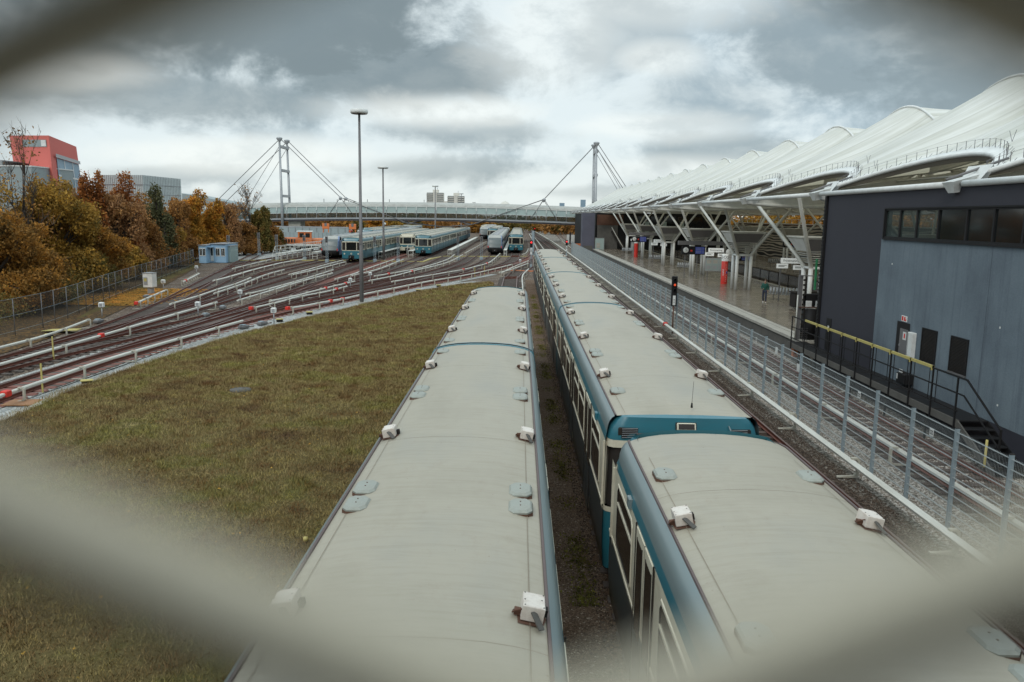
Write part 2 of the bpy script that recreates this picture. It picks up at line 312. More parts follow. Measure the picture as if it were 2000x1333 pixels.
# ------------------------------------------------------------------ mesh helpers
class MB:
    def __init__(s): s.v = []; s.f = []; s.mi = []; s.mats = []; s.sm = []
    def _m(s, mat):
        if mat not in s.mats: s.mats.append(mat)
        return s.mats.index(mat)
    def add(s, vs, fs, mat, smooth=False):
        k = len(s.v); s.v += [tuple(p) for p in vs]; m = s._m(mat)
        for f in fs: s.f.append([k+i for i in f]); s.mi.append(m); s.sm.append(smooth)
    def box(s, x0, x1, y0, y1, z0, z1, mat, R=None):
        vs = [(x, y, z) for z in (z0, z1) for y in (y0, y1) for x in (x0, x1)]
        if R is not None: vs = [R @ Vector(p) for p in vs]
        s.add(vs, [(0,2,3,1), (4,5,7,6), (0,1,5,4), (2,6,7,3), (0,4,6,2), (1,3,7,5)], mat)
    def bbox(s, x0, x1, y0, y1, z0, z1, mat, b=.02):
        # chamfered box
        vs = []; 
        for z, i in ((z0, b), (z0+b, 0), (z1-b, 0), (z1, b)):
            vs += [(x0+i+b*(i == 0)*0, y0+i, z), (x1-i, y0+i, z), (x1-i, y1-i, z), (x0+i, y1-i, z)]
        fs = [(3,2,1,0), (12,13,14,15)]
        for k in range(3):
            for j in range(4): a = 4*k+j; c = 4*k+(j+1) % 4; fs.append((a, c, c+4, a+4))
        s.add(vs, fs, mat)
    def tube(s, pts, r, mat, n=8, cap=True, smooth=True, flat=None):
        pts = [Vector(p) for p in pts]; rs = r if isinstance(r, (list, tuple)) else [r]*len(pts)
        vs = []; ref = None
        for i, p in enumerate(pts):
            t = (pts[min(i+1, len(pts)-1)]-pts[max(i-1, 0)]); t = t.normalized() if t.length > 1e-9 else Vector((0,0,1))
            if ref is None: ref = Vector((0,0,1)) if abs(t.z) < .95 else Vector((1,0,0))
            a = t.cross(ref)
            if a.length < 1e-4: a = t.cross(Vector((1,0,0)))
            a.normalize(); b = a.cross(t).normalized()
            for k in range(n):
                an = 2*math.pi*(k+.5)/n
                if flat: vs.append(p + a*math.cos(an)*rs[i]*flat[0] + b*math.sin(an)*rs[i]*flat[1])
                else: vs.append(p + a*math.cos(an)*rs[i] + b*math.sin(an)*rs[i])
        fs = []
        for i in range(len(pts)-1):
            for k in range(n): q = i*n+k; w_ = i*n+(k+1) % n; fs.append((q, w_, w_+n, q+n))
        if cap: fs.append(tuple(range(n))[::-1]); fs.append(tuple((len(pts)-1)*n+k for k in range(n)))
        s.add(vs, fs, mat, smooth and n > 4)
    def bar(s, a, b, w_, h_, mat):
        # rectangular bar from a to b, w_ across, h_ deep
        a = Vector(a); b = Vector(b); t = (b-a).normalized(); u = t.cross(Vector((0,0,1)))
        if u.length < 1e-3: u = Vector((1,0,0))
        u.normalize(); v = u.cross(t); vs = []
        for p in (a, b):
            for i, j in ((-1,-1), (1,-1), (1,1), (-1,1)): vs.append(p+u*i*w_/2+v*j*h_/2)
        s.add(vs, [(3,2,1,0), (4,5,6,7), (0,1,5,4), (1,2,6,5), (2,3,7,6), (3,0,4,7)], mat)
    def sweep(s, prof, path, mat, closed=True, smooth=False, caps=True):
        # prof: (side, up) points; path: centre line in plan
        P = [Vector(p) for p in path]; n = len(prof); vs = []
        for i, p in enumerate(P):
            t = P[min(i+1, len(P)-1)]-P[max(i-1, 0)]; t.z = 0; t.normalize(); u = Vector((t.y, -t.x, 0))
            for a, b in prof: vs.append(p+u*a+Vector((0,0,b)))
        fs = []
        for i in range(len(P)-1):
            for k in range(n if closed else n-1):
                q = i*n+k; w_ = i*n+(k+1) % n; fs.append((q, q+n, w_+n, w_))
        if closed and caps: fs.append(tuple(range(n))); fs.append(tuple((len(P)-1)*n+k for k in range(n))[::-1])
        s.add(vs, fs, mat, smooth)
    def loft(s, rings, mat, closed=False, smooth=True):
        n = len(rings[0]); vs = [p for r in rings for p in r]; fs = []
        for i in range(len(rings)-1):
            for k in range(n if closed else n-1):
                q = i*n+k; w_ = i*n+(k+1) % n; fs.append((q, w_, w_+n, q+n))
        s.add(vs, fs, mat, smooth)
    def lathe(s, c, prof, mat, n=16, smooth=True):
        c = Vector(c); rings = [[c+Vector((r*math.cos(2*math.pi*k/n), r*math.sin(2*math.pi*k/n), z)) for k in range(n)] for r, z in prof]
        s.loft(rings, mat, True, smooth)
    def poly(s, pts, mat): s.add(pts, [tuple(range(len(pts)))], mat)
    def build(s, name, parent=None, loc=None):
        me = bpy.data.meshes.new(name); me.from_pydata(s.v, [], s.f)
        for m in s.mats: me.materials.append(MT[m] if isinstance(m, str) else m)
        me.polygons.foreach_set('material_index', s.mi); me.polygons.foreach_set('use_smooth', s.sm); me.update()
        o = bpy.data.objects.new(name, me); col.objects.link(o)
        if parent is not None: o.parent = parent
        if loc is not None: o.location = loc
        return o
def tag(o, label=None, cat=None, group=None, kind=None):
    if label: o['label'] = label
    if cat: o['category'] = cat
    if group: o['group'] = group
    if kind: o['kind'] = kind
    return o
def empty(name, loc, label=None, cat=None, group=None, rz=0):
    o = bpy.data.objects.new(name, None); col.objects.link(o); o.location = loc; o.rotation_euler[2] = rz; o.empty_display_size = .3
    return tag(o, label, cat, group)
KIDS = {}
def kids(o):
    return [c for c in bpy.data.objects if c.parent == o]
def copy_tree(o, loc=None, label=None, group=None, rz=None, parent=None, scale=None):
    c = o.copy(); col.objects.link(c)
    if parent is not None: c.parent = parent
    if loc is not None: c.location = loc
    if rz is not None: c.rotation_euler[2] = rz
    if scale is not None: c.scale = scale
    if label: c['label'] = label
    if group: c['group'] = group
    for ch in kids(o): copy_tree(ch, parent=c)
    return c
def smooth_path(pts, step=1.5):
    P = [Vector((p[0], p[1], p[2] if len(p) > 2 else 0)) for p in pts]; out = []
    for i in range(len(P)-1):
        a = P[max(i-1, 0)]; b = P[i]; c = P[i+1]; d = P[min(i+2, len(P)-1)]
        if i == 0: a = b*2-c
        if i == len(P)-2: d = c*2-b
        n = max(1, int((c-b).length/step))
        for k in range(n):
            t = k/n; out.append(.5*((2*b)+(c-a)*t+(2*a-5*b+4*c-d)*t*t+(3*b-a-3*c+d)*t**3))
    out.append(P[-1]); return out
def text(body, size, mat, parent, loc, rot, name='lettering', extrude=.004, align='CENTER'):
    cu = bpy.data.curves.new(name, 'FONT'); cu.body = body; cu.size = size; cu.align_x = align; cu.align_y = 'CENTER'; cu.extrude = extrude; cu.resolution_u = 2
    to = bpy.data.objects.new(name, cu); col.objects.link(to); bpy.context.view_layer.update()
    me = bpy.data.meshes.new_from_object(to.evaluated_get(bpy.context.evaluated_depsgraph_get())); bpy.data.objects.remove(to)
    me.materials.clear(); me.materials.append(MT[mat]); o = bpy.data.objects.new(name, me); col.objects.link(o)
    o.parent = parent; o.location = loc; o.rotation_euler = rot; return o
# ------------------------------------------------------------------ ground
def sheet(name, pts, z, mat, kind='structure', thick=.0):
    b = MB(); b.poly([(p[0], p[1], z) for p in pts], mat); o = b.build(name); tag(o, kind=kind); return o
sheet('ground', [(-5000, -300), (5000, -300), (5000, 6000), (-5000, 6000)], -.24, 'ballast')
sheet('yard_ballast', [(-60, -20), (4.6, -20), (4.6, 420), (-60, 420)], -.21, 'ballast')
sheet('ballast_bed', [(9.15, -20), (14.6, -20), (14.6, 420), (9.15, 420)], -.205, 'ballastR')
sheet('rusty_ballast_bed', [(11.6, -20), (13.65, -20), (13.65, 200), (11.6, 200)], -.192, 'ballastR2')
sheet('oily_ballast_bed', [(4.6, -20), (9.15, -20), (9.15, 420), (4.6, 420)], -.195, 'ballastB')
sheet('gravel_path', [(.35, -20), (2.3, -20), (2.2, 92), (.8, 92)], -.185, 'path')
edge = smooth_path([(-17.9, -20), (-17.6, 10), (-17.5, 26), (-17.9, 32), (-17.5, 37.7), (-16.6, 45.4), (-14.9, 53), (-12.6, 62), (-10.2, 72), (-7.6, 80), (-5.2, 85), (-3.2, 87.5)], 2)
grassp = [(p.x, p.y) for p in edge]+[(-2.6, 86), (-2.55, -20)]
sheet('lawn', grassp, -.12, 'lawn')
kb = MB(); kb.sweep([(-.12, -.2), (-.12, -.105), (.16, -.105), (.16, -.2)], [(p.x-.1, p.y, 0) for p in edge], 'conc'); tag(kb.build('lawn_kerb'), kind='structure')
gw = [(p.x-.05, p.y) for p in edge if p.y > -15]; inner = [(p.x-1.9-.3*(p.y < 40), p.y+1.0) for p in edge if p.y > -15][::-1]
sheet('pale_gravel', gw+inner, -.18, 'gravelW')
sheet('pale_gravel', [(-21.9, 8), (-20.9, 8), (-20.9, 40), (-20.9, 56), (-21.3, 62), (-21.9, 60), (-21.7, 40)], -.176, 'gravelW')
sheet('pale_gravel', [(-19.1, 24), (-18.9, 24), (-18.5, 40), (-17.0, 52), (-14.0, 63), (-9, 79), (-2.6, 100), (-3.4, 100), (-8.6, 83), (-14.4, 65), (-18, 50)], -.172, 'gravelW')
leafline = [(-25.6, 20), (-25.9, 40), (-27.2, 50), (-29.6, 60), (-33.0, 72), (-38, 90), (-42, 104), (-44.5, 112), (-60, 130), (-120, 130), (-120, 10), (-28, 10)]
sheet('leaf_litter', leafline, -.17, 'soil')
sheet('grass_verge', [(-29.2, 52), (-31.3, 62), (-36, 80), (-40.5, 98), (-43, 108), (-44.4, 108), (-40.5, 90), (-34.5, 70), (-30.6, 56)], -.165, 'lawn')
sheet('service_yard', [(-120, 128), (-41, 120), (-33, 160), (-33, 330), (-120, 330)], -.16, 'gravelW')
# grass blades: far too many to count
def in_poly(px, py, poly):
    c = np.zeros(len(px), bool); n = len(poly); j = n-1
    for i in range(n):
        xi, yi = poly[i]; xj, yj = poly[j]
        hit = ((yi > py) != (yj > py)) & (px < (xj-xi)*(py-yi)/((yj-yi) if yj != yi else 1e-9)+xi); c ^= hit; j = i
    return c
def blades(n, poly, y0, y1, x0, x1, hmul, wmul, seed, z=-.12):
    r = np.random.default_rng(seed); y = y0+(y1-y0)*r.random(n)**1.5; x = x0+(x1-x0)*r.random(n); k = in_poly(x, y, poly); x = x[k]; y = y[k]; n = len(x)
    cl = .65+.8*(.5+.5*np.sin(x*1.7+np.sin(y*.9)*2)*np.cos(y*1.3+x*.4))*(.6+.4*np.sin(x*5+y*3))
    h = (.03+.06*r.random(n)**1.5)*cl*hmul*(1+y/60); a = r.random(n)*6.283; wd = (.003+.004*r.random(n))*wmul*(1+y/14)
    lx = (r.random(n)-.5)*h*1.5; ly = (r.random(n)-.5)*h*1.5
    v = np.zeros((n, 3, 3)); v[:, 0] = np.stack([x-np.cos(a)*wd, y-np.sin(a)*wd, np.full(n, z)], 1); v[:, 1] = np.stack([x+np.cos(a)*wd, y+np.sin(a)*wd, np.full(n, z)], 1)
    v[:, 2] = np.stack([x+lx, y+ly, z+h], 1); return v
def trimesh(name, V, mat, k=3):
    n = len(V); me = bpy.data.meshes.new(name); me.vertices.add(n*k); me.vertices.foreach_set('co', V.reshape(-1).astype(np.float32))
    me.loops.add(n*k); me.loops.foreach_set('vertex_index', np.arange(n*k, dtype=np.int32)); me.polygons.add(n)
    me.polygons.foreach_set('loop_start', np.arange(0, n*k, k, dtype=np.int32)); me.polygons.foreach_set('loop_total', np.full(n, k, dtype=np.int32))
    me.update(calc_edges=True); me.materials.append(mat); o = bpy.data.objects.new(name, me); col.objects.link(o); return o
ep = [(p.x, p.y) for p in edge if p.y > 8]; er = np.random.default_rng(8); ei = er.integers(0, len(ep)-1, 26000); et = er.random(26000); EP = np.array(ep)
ex = EP[ei]*(1-et[:, None])+EP[ei+1]*et[:, None]; ex[:, 0] += .35*er.random(26000)-.42*(er.random(26000)**2)*(np.sin(ex[:, 1]*1.9)+np.sin(ex[:, 1]*.7)+1.4).clip(0, 2)*.6
ev = blades(26000, [(-99, -99), (99, -99), (99, 199), (-99, 199)], 0, 1, 0, 1, 1.2, 1.3, 12); esh = ex-ev[:, 0, :2]; ev[:, :, 0] += esh[:, None, 0]; ev[:, :, 1] += esh[:, None, 1]; ev[:, 2, 2] += .05
V = np.concatenate([ev, blades(420000, grassp, 6, 62, -17.7, -2.6, 1.0, 1.0, 1), blades(110000, grassp, 30, 90, -17.7, -2.6, 1.0, 1.2, 2)])
tag(trimesh('grass', V, MT['blade']), 'short dry autumn grass covering the lawn left of the near train', 'grass', kind='stuff')
def weeds(n, seed):
    r = np.random.default_rng(seed); y = 14+60*r.random(n)**1.2; x = 1.36+.15*r.standard_normal(n)
    keep = (np.sin(y*.9)+np.sin(y*2.3+1)+r.random(n)*1.5) > .9; x = x[keep]; y = y[keep]; n = len(x)
    V = np.zeros((n, 3, 3)); a = r.random(n)*6.28; s = .012+.028*r.random(n)
    V[:, 0] = np.stack([x, y, np.full(n, -.18)], 1); V[:, 1] = np.stack([x+np.cos(a)*s, y+np.sin(a)*s, -.18+s*1.2], 1); V[:, 2] = np.stack([x-np.sin(a)*s, y+np.cos(a)*s, -.18+s*1.3], 1); return V
MT['moss'] = leaf('moss', [(.045, .045, .015), (.07, .075, .02), (.10, .11, .03)])
tag(trimesh('moss', weeds(15000, 3), MT['moss']), 'low moss and weeds on the path between the two trains', 'moss', kind='stuff')
# loose stones right of the near train
def stones(n, boxes, seed, s0=.018, s1=.034, z=-.20):
    r = np.random.default_rng(seed); out = []
    oc = np.array([(1,0,0), (0,1,0), (-1,0,0), (0,-1,0), (0,0,.8), (0,0,-.5)], float); fc = [(0,1,4), (1,2,4), (2,3,4), (3,0,4)]
    for x0, x1, y0, y1, m in boxes:
        c = np.stack([x0+(x1-x0)*r.random(m), y0+(y1-y0)*r.random(m)**1.4, np.full(m, z)+.012*r.random(m)], 1)
        s = s0+(s1-s0)*r.random(m); P = oc[None]*s[:, None, None]*(.7+.6*r.random((m, 6, 3))); an = r.random(m)*6.28
        X = P[..., 0]*np.cos(an)[:, None]-P[..., 1]*np.sin(an)[:, None]; Y = P[..., 0]*np.sin(an)[:, None]+P[..., 1]*np.cos(an)[:, None]
        P[..., 0] = X; P[..., 1] = Y; P += c[:, None]
        for f in fc: out.append(P[:, f])
    return np.concatenate(out)
def stonemat(name, cs):
    t = NT(name); a = t.ramp(t.noise(11, 1, .5), [(.35, cs[0]), (.5, cs[1]), (.65, cs[2])]); return t.set(a, .9, 0, .25)
MT['stoneG'] = stonemat('grey_stones', [(.16, .12, .09), (.34, .31, .27), (.55, .52, .47)])
MT['stoneB'] = stonemat('brown_stones', [(.03, .02, .014), (.075, .052, .038), (.14, .11, .085)])
tag(trimesh('ballast_stones', stones(0, [(9.8, 11.3, 10, 50, 34000), (13.8, 14.5, 14, 60, 9000), (11.9, 13.2, 12, 55, 14000)], 5), MT['stoneG']), 'loose grey ballast stones along the mesh fence', 'ballast', kind='stuff')
tag(trimesh('oily_stones', stones(0, [(8.75, 9.6, 12, 60, 18000), (1.55, 2.0, 8, 60, 9000)], 6, .012, .03, -.19), MT['stoneB']), 'dark oily stones beside the right hand rail', 'ballast', kind='stuff')
# ------------------------------------------------------------------ tracks
MT['sleeper3'] = dirty('dark_sleeper', (.06, .038, .028), (.10, .075, .06), .9, scale=2, amt=.8)
TRK = dict(
 K0=[(-24.1, 24), (-24.1, 36), (-24.6, 44), (-25.5, 51), (-27.0, 60), (-29.8, 72), (-32.1, 82), (-36.1, 99), (-40.1, 115.5), (-46, 142)],
 K1=[(-24.1, 5), (-24.1, 60), (-24.4, 90), (-24.7, 118), (-24.7, 250)],
 K1b=[(-24.1, 46), (-25.2, 62), (-27.6, 78), (-29.3, 92), (-30.1, 110), (-30.1, 250)],
 K1c=[(-27.0, 60), (-29.5, 75), (-32.6, 92), (-34.0, 108), (-34.4, 125), (-34.4, 250)],
 K1d=[(-29.8, 72), (-33.6, 88), (-36.6, 104), (-38.4, 122), (-38.6, 250)],
 K2=[(-20.05, 5), (-20.05, 45), (-20.2, 80), (-20.6, 120), (-20.6, 260)],
 K3=[(-20.2, 26), (-20.1, 35), (-19.7, 40), (-19.1, 46), (-18.3, 52), (-17.3, 57), (-16.1, 61.5), (-14.1, 69.5), (-12.3, 76), (-10.3, 84), (-6.7, 95.5), (-3.6, 108), (-1.0, 120), (1.2, 133), (2.8, 150), (3.08, 175)],
 K4=[(-20.05, 40), (-19.3, 60), (-17.8, 85), (-16.8, 110), (-16.6, 139), (-16.6, 250)],
 K5=[(-19.3, 56), (-16.9, 70), (-13.9, 82), (-11.5, 96.5), (-10, 106.5), (-8.8, 118), (-8.4, 139), (-7.9, 180), (-7.4, 225)],
 K6=[(-16.1, 68), (-13.4, 79.5), (-11.2, 88.5), (-8.2, 100), (-5.9, 116), (-4.9, 133), (-4.5, 150), (-4.5, 262)],
 K7=[(-19.3, 66), (-16.7, 82), (-14.6, 95), (-13.2, 110), (-12.6, 130), (-12.6, 260)],
 K8=[(-6.7, 95.5), (-3.2, 112), (-1.2, 128), (-.65, 145), (-.6, 157), (-.6, 300)],
 K9=[(-.93, -15), (-.93, 85), (-.75, 93), (-.1, 103), (1.3, 115), (2.7, 130), (3.08, 150)],
 K10=[(3.08, -15), (3.08, 200), (3.3, 420)],
 K11=[(7.85, -15), (7.85, 150), (7.2, 240), (4, 420)],
 K12=[(12.65, -15), (12.65, 155), (13.5, 230), (18, 420)],
 K15=[(-24.1, 22), (-23.5, 34), (-21.9, 46), (-20.3, 60), (-19.4, 74), (-17.6, 95)], K16=[(-20.05, 32), (-19.75, 48), (-18.9, 60), (-17.4, 70), (-15.4, 80), (-12.2, 92)],
 K17=[(-24.1, 40), (-24.3, 56), (-25.6, 72), (-26.4, 90), (-26.8, 110), (-27.2, 130)], K18=[(-20.05, 50), (-20.4, 66), (-21.6, 84), (-22.4, 100), (-22.6, 118)], K19=[(-13.4, 79.5), (-11.8, 92), (-10.2, 106), (-8.9, 122)],
 K13=[(26.0, 35), (26.0, 160)], K14=[(29.4, 35), (29.4, 160)])
railp = [(-.065, -.14), (-.065, -.12), (-.012, -.105), (-.012, -.04), (-.034, -.03), (-.034, 0), (.034, 0), (.034, -.03), (.012, -.04), (.012, -.105), (.065, -.12), (.065, -.14)]
for i, (k, pts) in enumerate(TRK.items()):
    P = smooth_path(pts, 1.6); root = empty('railway_track', (0, 0, 0)); tag(root, kind='structure')
    dzt = .0017*(i % 9)
    for s_ in (-1, 1):
        q = []
        for j, p in enumerate(P):
            t = P[min(j+1, len(P)-1)]-P[max(j-1, 0)]; t.normalize(); q.append(p+Vector((t.y, -t.x, 0))*s_*.7525+Vector((0, 0, dzt)))
        b = MB(); b.sweep(railp, q, 'rail'); b.sweep([(-.026, .001), (-.026, .003), (.026, .003), (.026, .001)], q, 'railtop'); b.build('rail', root)
    b = MB(); acc = 0; sp = .65; mat = 'sleeper2' if k in ('K3', 'K2') else 'sleeper3' if k in ('K12', 'K11') else 'sleeper'
    for j in range(len(P)-1):
        if P[j].y > 175: break
        a, c = P[j], P[j+1]; L_ = (c-a).length; t = (c-a)/L_
        while acc < L_:
            m = a+t*acc; u = Vector((t.y, -t.x, 0)); hw = (1.25 if k != 'K11' else .98)+.05*rnd.random()
            zt = -.155+dzt+.0006*(len(b.v) % 3); vs = []
            for zz in (-.23, zt):
                for e1, e2 in ((-1, -1), (1, -1), (1, 1), (-1, 1)): vs.append(m+u*e1*hw+t*e2*.12+Vector((0, 0, zz)))
            b.add(vs, [(4,5,6,7), (0,1,5,4), (1,2,6,5), (2,3,7,6), (3,0,4,7)], mat); acc += sp
        acc -= L_
    b.build('sleepers', root)
# ------------------------------------------------------------------ conductor rails
crp = [(-.052, .26), (-.062, .33), (-.035, .37), (.035, .37), (.062, .33), (.052, .26)]
BRK = {}
def bracket_mesh(side):
    if side in BRK: return BRK[side]
    pr = [(.02, .375), (.16, .37), (.205, .30), (.19, -.02), (.12, -.10), (-.35, -.13), (-.35, -.16), (.2, -.16), (.26, -.06), (.265, .34), (.2, .42), (.02, .42)]
    vs = [Vector((side*x_, h_, y_)) for h_ in (-.05, .05) for x_, y_ in pr]; n = len(pr); b = MB()
    fs = [(k, (k+1) % n, (k+1) % n+n, k+n) for k in range(n)]
    for h0 in (0, n):
        for q_ in ((0,1,10,11), (1,2,9,10), (2,3,8,9), (3,4,7,8), (4,5,6,7)): fs.append(tuple(h0+e for e in q_))
    b.add(vs, fs, 'cradark'); o = b.build('bracket'); BRK[side] = o.data; bpy.data.objects.remove(o); return BRK[side]
def crail(pts, label, side=1, step=3.0, reds=(), ends=0, thin=1.2, z=0):
    P = smooth_path(pts, 1.2); root = empty('conductor_rail', (P[0].x, P[0].y, 0), label, 'conductor rail', 'white covered conductor rails of the yard')
    off = Vector((P[0].x, P[0].y, 0)); Q = [p-off for p in P]
    if ends and len(Q) > 3: Q[0].z -= .10; Q[-1].z -= .10
    b = MB(); b.sweep([(a*thin, c) for a, c in crp], Q, 'crail'); b.build('cover', root)
    acc = .3; me = bracket_mesh(side)
    for j in range(len(Q)-1):
        a, c = Q[j], Q[j+1]; L_ = (c-a).length
        if L_ < 1e-6: continue
        t = (c-a)/L_
        while acc < L_:
            m = a+t*acc; o = bpy.data.objects.new('bracket', me); col.objects.link(o); o.parent = root; o.location = (m.x, m.y, 0); o.rotation_euler[2] = math.atan2(-t.x, t.y); acc += step
        acc -= L_
    for rx, ry in reds:
        g = G(rx, ry, .3); m = min(range(len(P)), key=lambda i_: (P[i_]-g).length); p = P[m]-off; t = P[min(m+1, len(P)-1)]-P[max(m-1, 0)]; an = math.atan2(-t.x, t.y)
        rb = MB(); rb.bbox(-.12, .12, -.15, .15, .2, .44, 'red', .03); ro = rb.build('red_end_cap', root); ro.location = p; ro.rotation_euler[2] = an; 
    return root
def px(l, z=.3): return [tuple(G(x, y, z))[:2] for x, y in l]
crail([(-25.3, 16), (-25.25, 38), (-25.35, 42), (-25.7, 44.5), (-26.5, 48.7)], 'white conductor rail along the leaf litter, nearest to the wire fence', 1, 4, thin=1.1)
crail(px([(266, 593), (295, 580), (325, 567)]), 'short white conductor rail in front of the white switch cabinet', 1, 2.4, reds=[(266, 594)])
crail(px([(358, 551), (372, 544), (389, 535)]), 'very short red and white conductor rail stub near the far fence', -1, 1.5, reds=[(365, 548)])
crail([(-22.5, 12), (-22.52, 40), (-22.55, 46), (-22.6, 59.4)], 'long white conductor rail with one red block, second up from the lawn gravel', 1, 6.6, reds=[(187, 660)])
crail(px([(332, 595), (385, 579.5), (422, 567), (460, 555), (490, 543)]), 'white conductor rail left of centre ending in three close brackets', 1, 5.5)
crail(px([(418, 574), (475, 555), (497, 546), (520, 537), (555, 527.5)]), 'curved thin white conductor rail crossing from the yard centre to the left', 1, 3)
crail(px([(417, 549), (445, 542), (497, 527), (550, 514), (592, 507)]), 'thick pale conductor rail curving up to the cream walkway railings', 1, 5, thin=1.8)
crail(px([(454, 525.5), (490, 516.5), (530, 507.5)]), 'short pale conductor rail just in front of the cable duct, leftmost of the far ones', 1, 4)
crail(px([(480, 575), (514, 568), (589, 547), (651, 527.5)]), 'white conductor rail with a pinkish box midway, upper one of a close pair', 1, 4)
crail(px([(464, 588), (525, 569.5), (589.5, 550), (649.5, 534)]), 'white conductor rail starting at a small white sign, lower one of a close pair', 1, 4.5)
crail(px([(564, 537), (600, 527.5), (637.5, 517), (669, 509)]), 'upper of two white conductor rails leading to the blue train front', 1, 4)
crail(px([(573, 537), (615, 527.5), (675, 512)]), 'lower of two white conductor rails leading to the blue train front', 1, 4)
crail(px([(528, 589), (577.5, 578.5), (636, 563.5), (693, 550)]), 'white conductor rail with large red plates left of the tall lamp post', -1, 3.5, reds=[(640, 564), (684, 554)])
crail(px([(490.5, 603), (540, 592), (585, 580), (634.5, 571), (678, 560)]), 'grey white conductor rail with a red tip running under the red plates', 1, 2.8, reds=[(490, 603), (660, 566)])
crail([(-18.75, 12), (-18.7, 29.3), (-18.65, 35.2), (-18.35, 38.7), (-17.95, 42.6), (-17.55, 46.4), (-17.2, 49.3)], 'thick conductor rail along the pale gravel, nearest to the lawn corner', 1, 4.2, reds=[(3, 770)], thin=1.15)
crail(px([(562, 603), (601, 597), (625, 592), (669, 584.5), (716, 574), (777, 562), (837, 550), (920, 536), (977, 523), (1000, 517)]), 'long curved conductor rail passing behind the foot of the tall lamp post', 1, 3.4, reds=[(562, 603), (648, 588), (658, 586)])
crail(px([(765, 551), (833, 539.5), (905, 527), (929, 521), (954, 514), (969, 503), (976, 496)]), 'white conductor rail curving up to the sloped nose train with two red boxes', 1, 5, reds=[(907, 527), (954, 515)], thin=1.3)
crail(px([(720.5, 549), (770, 539.5), (804.5, 530.5), (845, 521), (879.5, 511), (903.5, 498)]), 'white conductor rail curving right below its twin in the yard centre', 1, 5, reds=[(803, 531)], thin=1.3)
crail(px([(731, 540), (785, 531), (830, 521.5), (872, 508), (888.5, 497)]), 'white conductor rail curving right above its twin in the yard centre', 1, 5, reds=[(752, 536)], thin=1.2)
crail(px([(687.5, 539), (740, 526), (788, 507)]), 'white conductor rail right of the tall lamp post, lower of a short pair', 1, 6)
crail(px([(654, 546), (693, 535), (710, 528), (770, 507)]), 'white conductor rail right of the tall lamp post, upper of a short pair', 1, 5)
crail(px([(980, 533.5), (1004, 521.5), (1032.5, 510)]), 'short white conductor rail left of the red signal, ending in the gravel', 1, 6)
crail(px([(1021, 568), (1021, 559), (1020, 547), (1022, 536.5), (1032.5, 526)]), 'bent white conductor rail at the far end of the near left train', 1, 8)
crail(px([(1020, 497.5), (1028, 494), (1032, 486)]), 'tiny curved conductor rail right of the lone blue train front', 1, 5)
crail([(3.8, 169), (3.9, 320)], 'left of two long straight conductor rails beyond the middle train', 1, 9)
crail([(5.2, 100), (5.1, 240), (4.6, 330)], 'right of two long straight conductor rails beyond the middle train', 1, 9)
crail([(9.48, 6), (9.5, 60), (9.45, 150), (9.0, 240), (7, 380)], 'bright white conductor rail running straight along the right of the near trains', 1, 5.2, reds=[(1299, 633)], thin=1.75)
crail([(11.42, 6), (11.42, 150), (12.2, 230)], 'cream conductor rail between the mesh fence and the platform', -1, 5.6, thin=1.3)
crail(px([(908, 495), (950, 472)]), 'straight white conductor rail beside the long pale walkway in the yard', 1, 6)
crail(px([(975, 533), (1000, 526.5), (1032, 515)]), 'white conductor rail joining from the right signal toward the yard ladder', 1, 6)
# cable ducts across the yard
duct = MB(); duct.sweep([(-.2, -.2), (-.2, -.08), (.2, -.08), (.2, -.2)], [G(x, y, -.1)*1 - Vector((0, 0, -.1)) for x, y in [(380, 507), (430, 509), (568, 508), (710, 509.5), (827, 511), (840, 506), (867, 500.5), (980, 501), (1033, 500.5)]], 'yellow')
tag(duct.build('cable_duct'), 'long yellow cable duct lying across all the yard tracks', 'cable duct')
duct = MB(); duct.sweep([(-.2, -.2), (-.2, -.085), (.2, -.085), (.2, -.2)], [(-1.0, 107, 0), (2.9, 106, 0)], 'orange'); tag(duct.build('cable_duct'), 'short orange cable duct near the far end of the near left train', 'cable duct')
# ------------------------------------------------------------------ trains
ROOFP = [(0, 3.58), (.35, 3.573), (.7, 3.548), (.95, 3.51), (1.12, 3.47), (1.235, 3.43)]
SHP = [(1.262, 3.43), (1.315, 3.395), (1.36, 3.33), (1.39, 3.23), (1.402, 3.12)]
BANDP = [(1.402, 3.12), (1.418, 3.04), (1.425, 2.97)]
LOWP = [(1.43, 1.70), (1.435, 1.3), (1.43, .9), (1.40, .5), (1.32, .42)]
def flat_end(z, d): return z if d > .7 else z-(z-3.435)*.80*(1-d/.7)**1.3
def endk(d, kind):
    if kind == 'round' and d < .75: q = 1-d/.75; return 1-.13*q**2.4, -.17*q**2.2
    return 1, 0
def rings(prof, y0, y1, kA, kB, mirror=True):
    ys = sorted(set([y0+d for d in (0, .03, .08, .16, .28, .45, .75)]+[y0+(y1-y0)*i/12 for i in range(1, 12)]+[y1-d for d in (.75, .45, .28, .16, .08, .03, 0)]))
    out = []
    for y in ys:
        s1, z1 = endk(y-y0, kA); s2, z2 = endk(y1-y, kB); s, z = min(s1, s2), min(z1, z2)
        if 'cab' in (kA, kB) and prof is ROOFP: p = [(x*s, y, flat_end(zz, (y-y0) if kA == 'cab' else (y1-y))+z) for x, zz in prof]
        else: p = [(x*s, y, zz+z) for x, zz in prof]
        out.append(([(-x, yy, zz) for x, yy, zz in p[::-1] if x > 0]+p) if mirror else p)
    return out
MESH = {}
def shared(name, fn):
    if name not in MESH:
        b = MB(); fn(b); o = b.build(name); MESH[name] = o.data; bpy.data.objects.remove(o)
    return MESH[name]
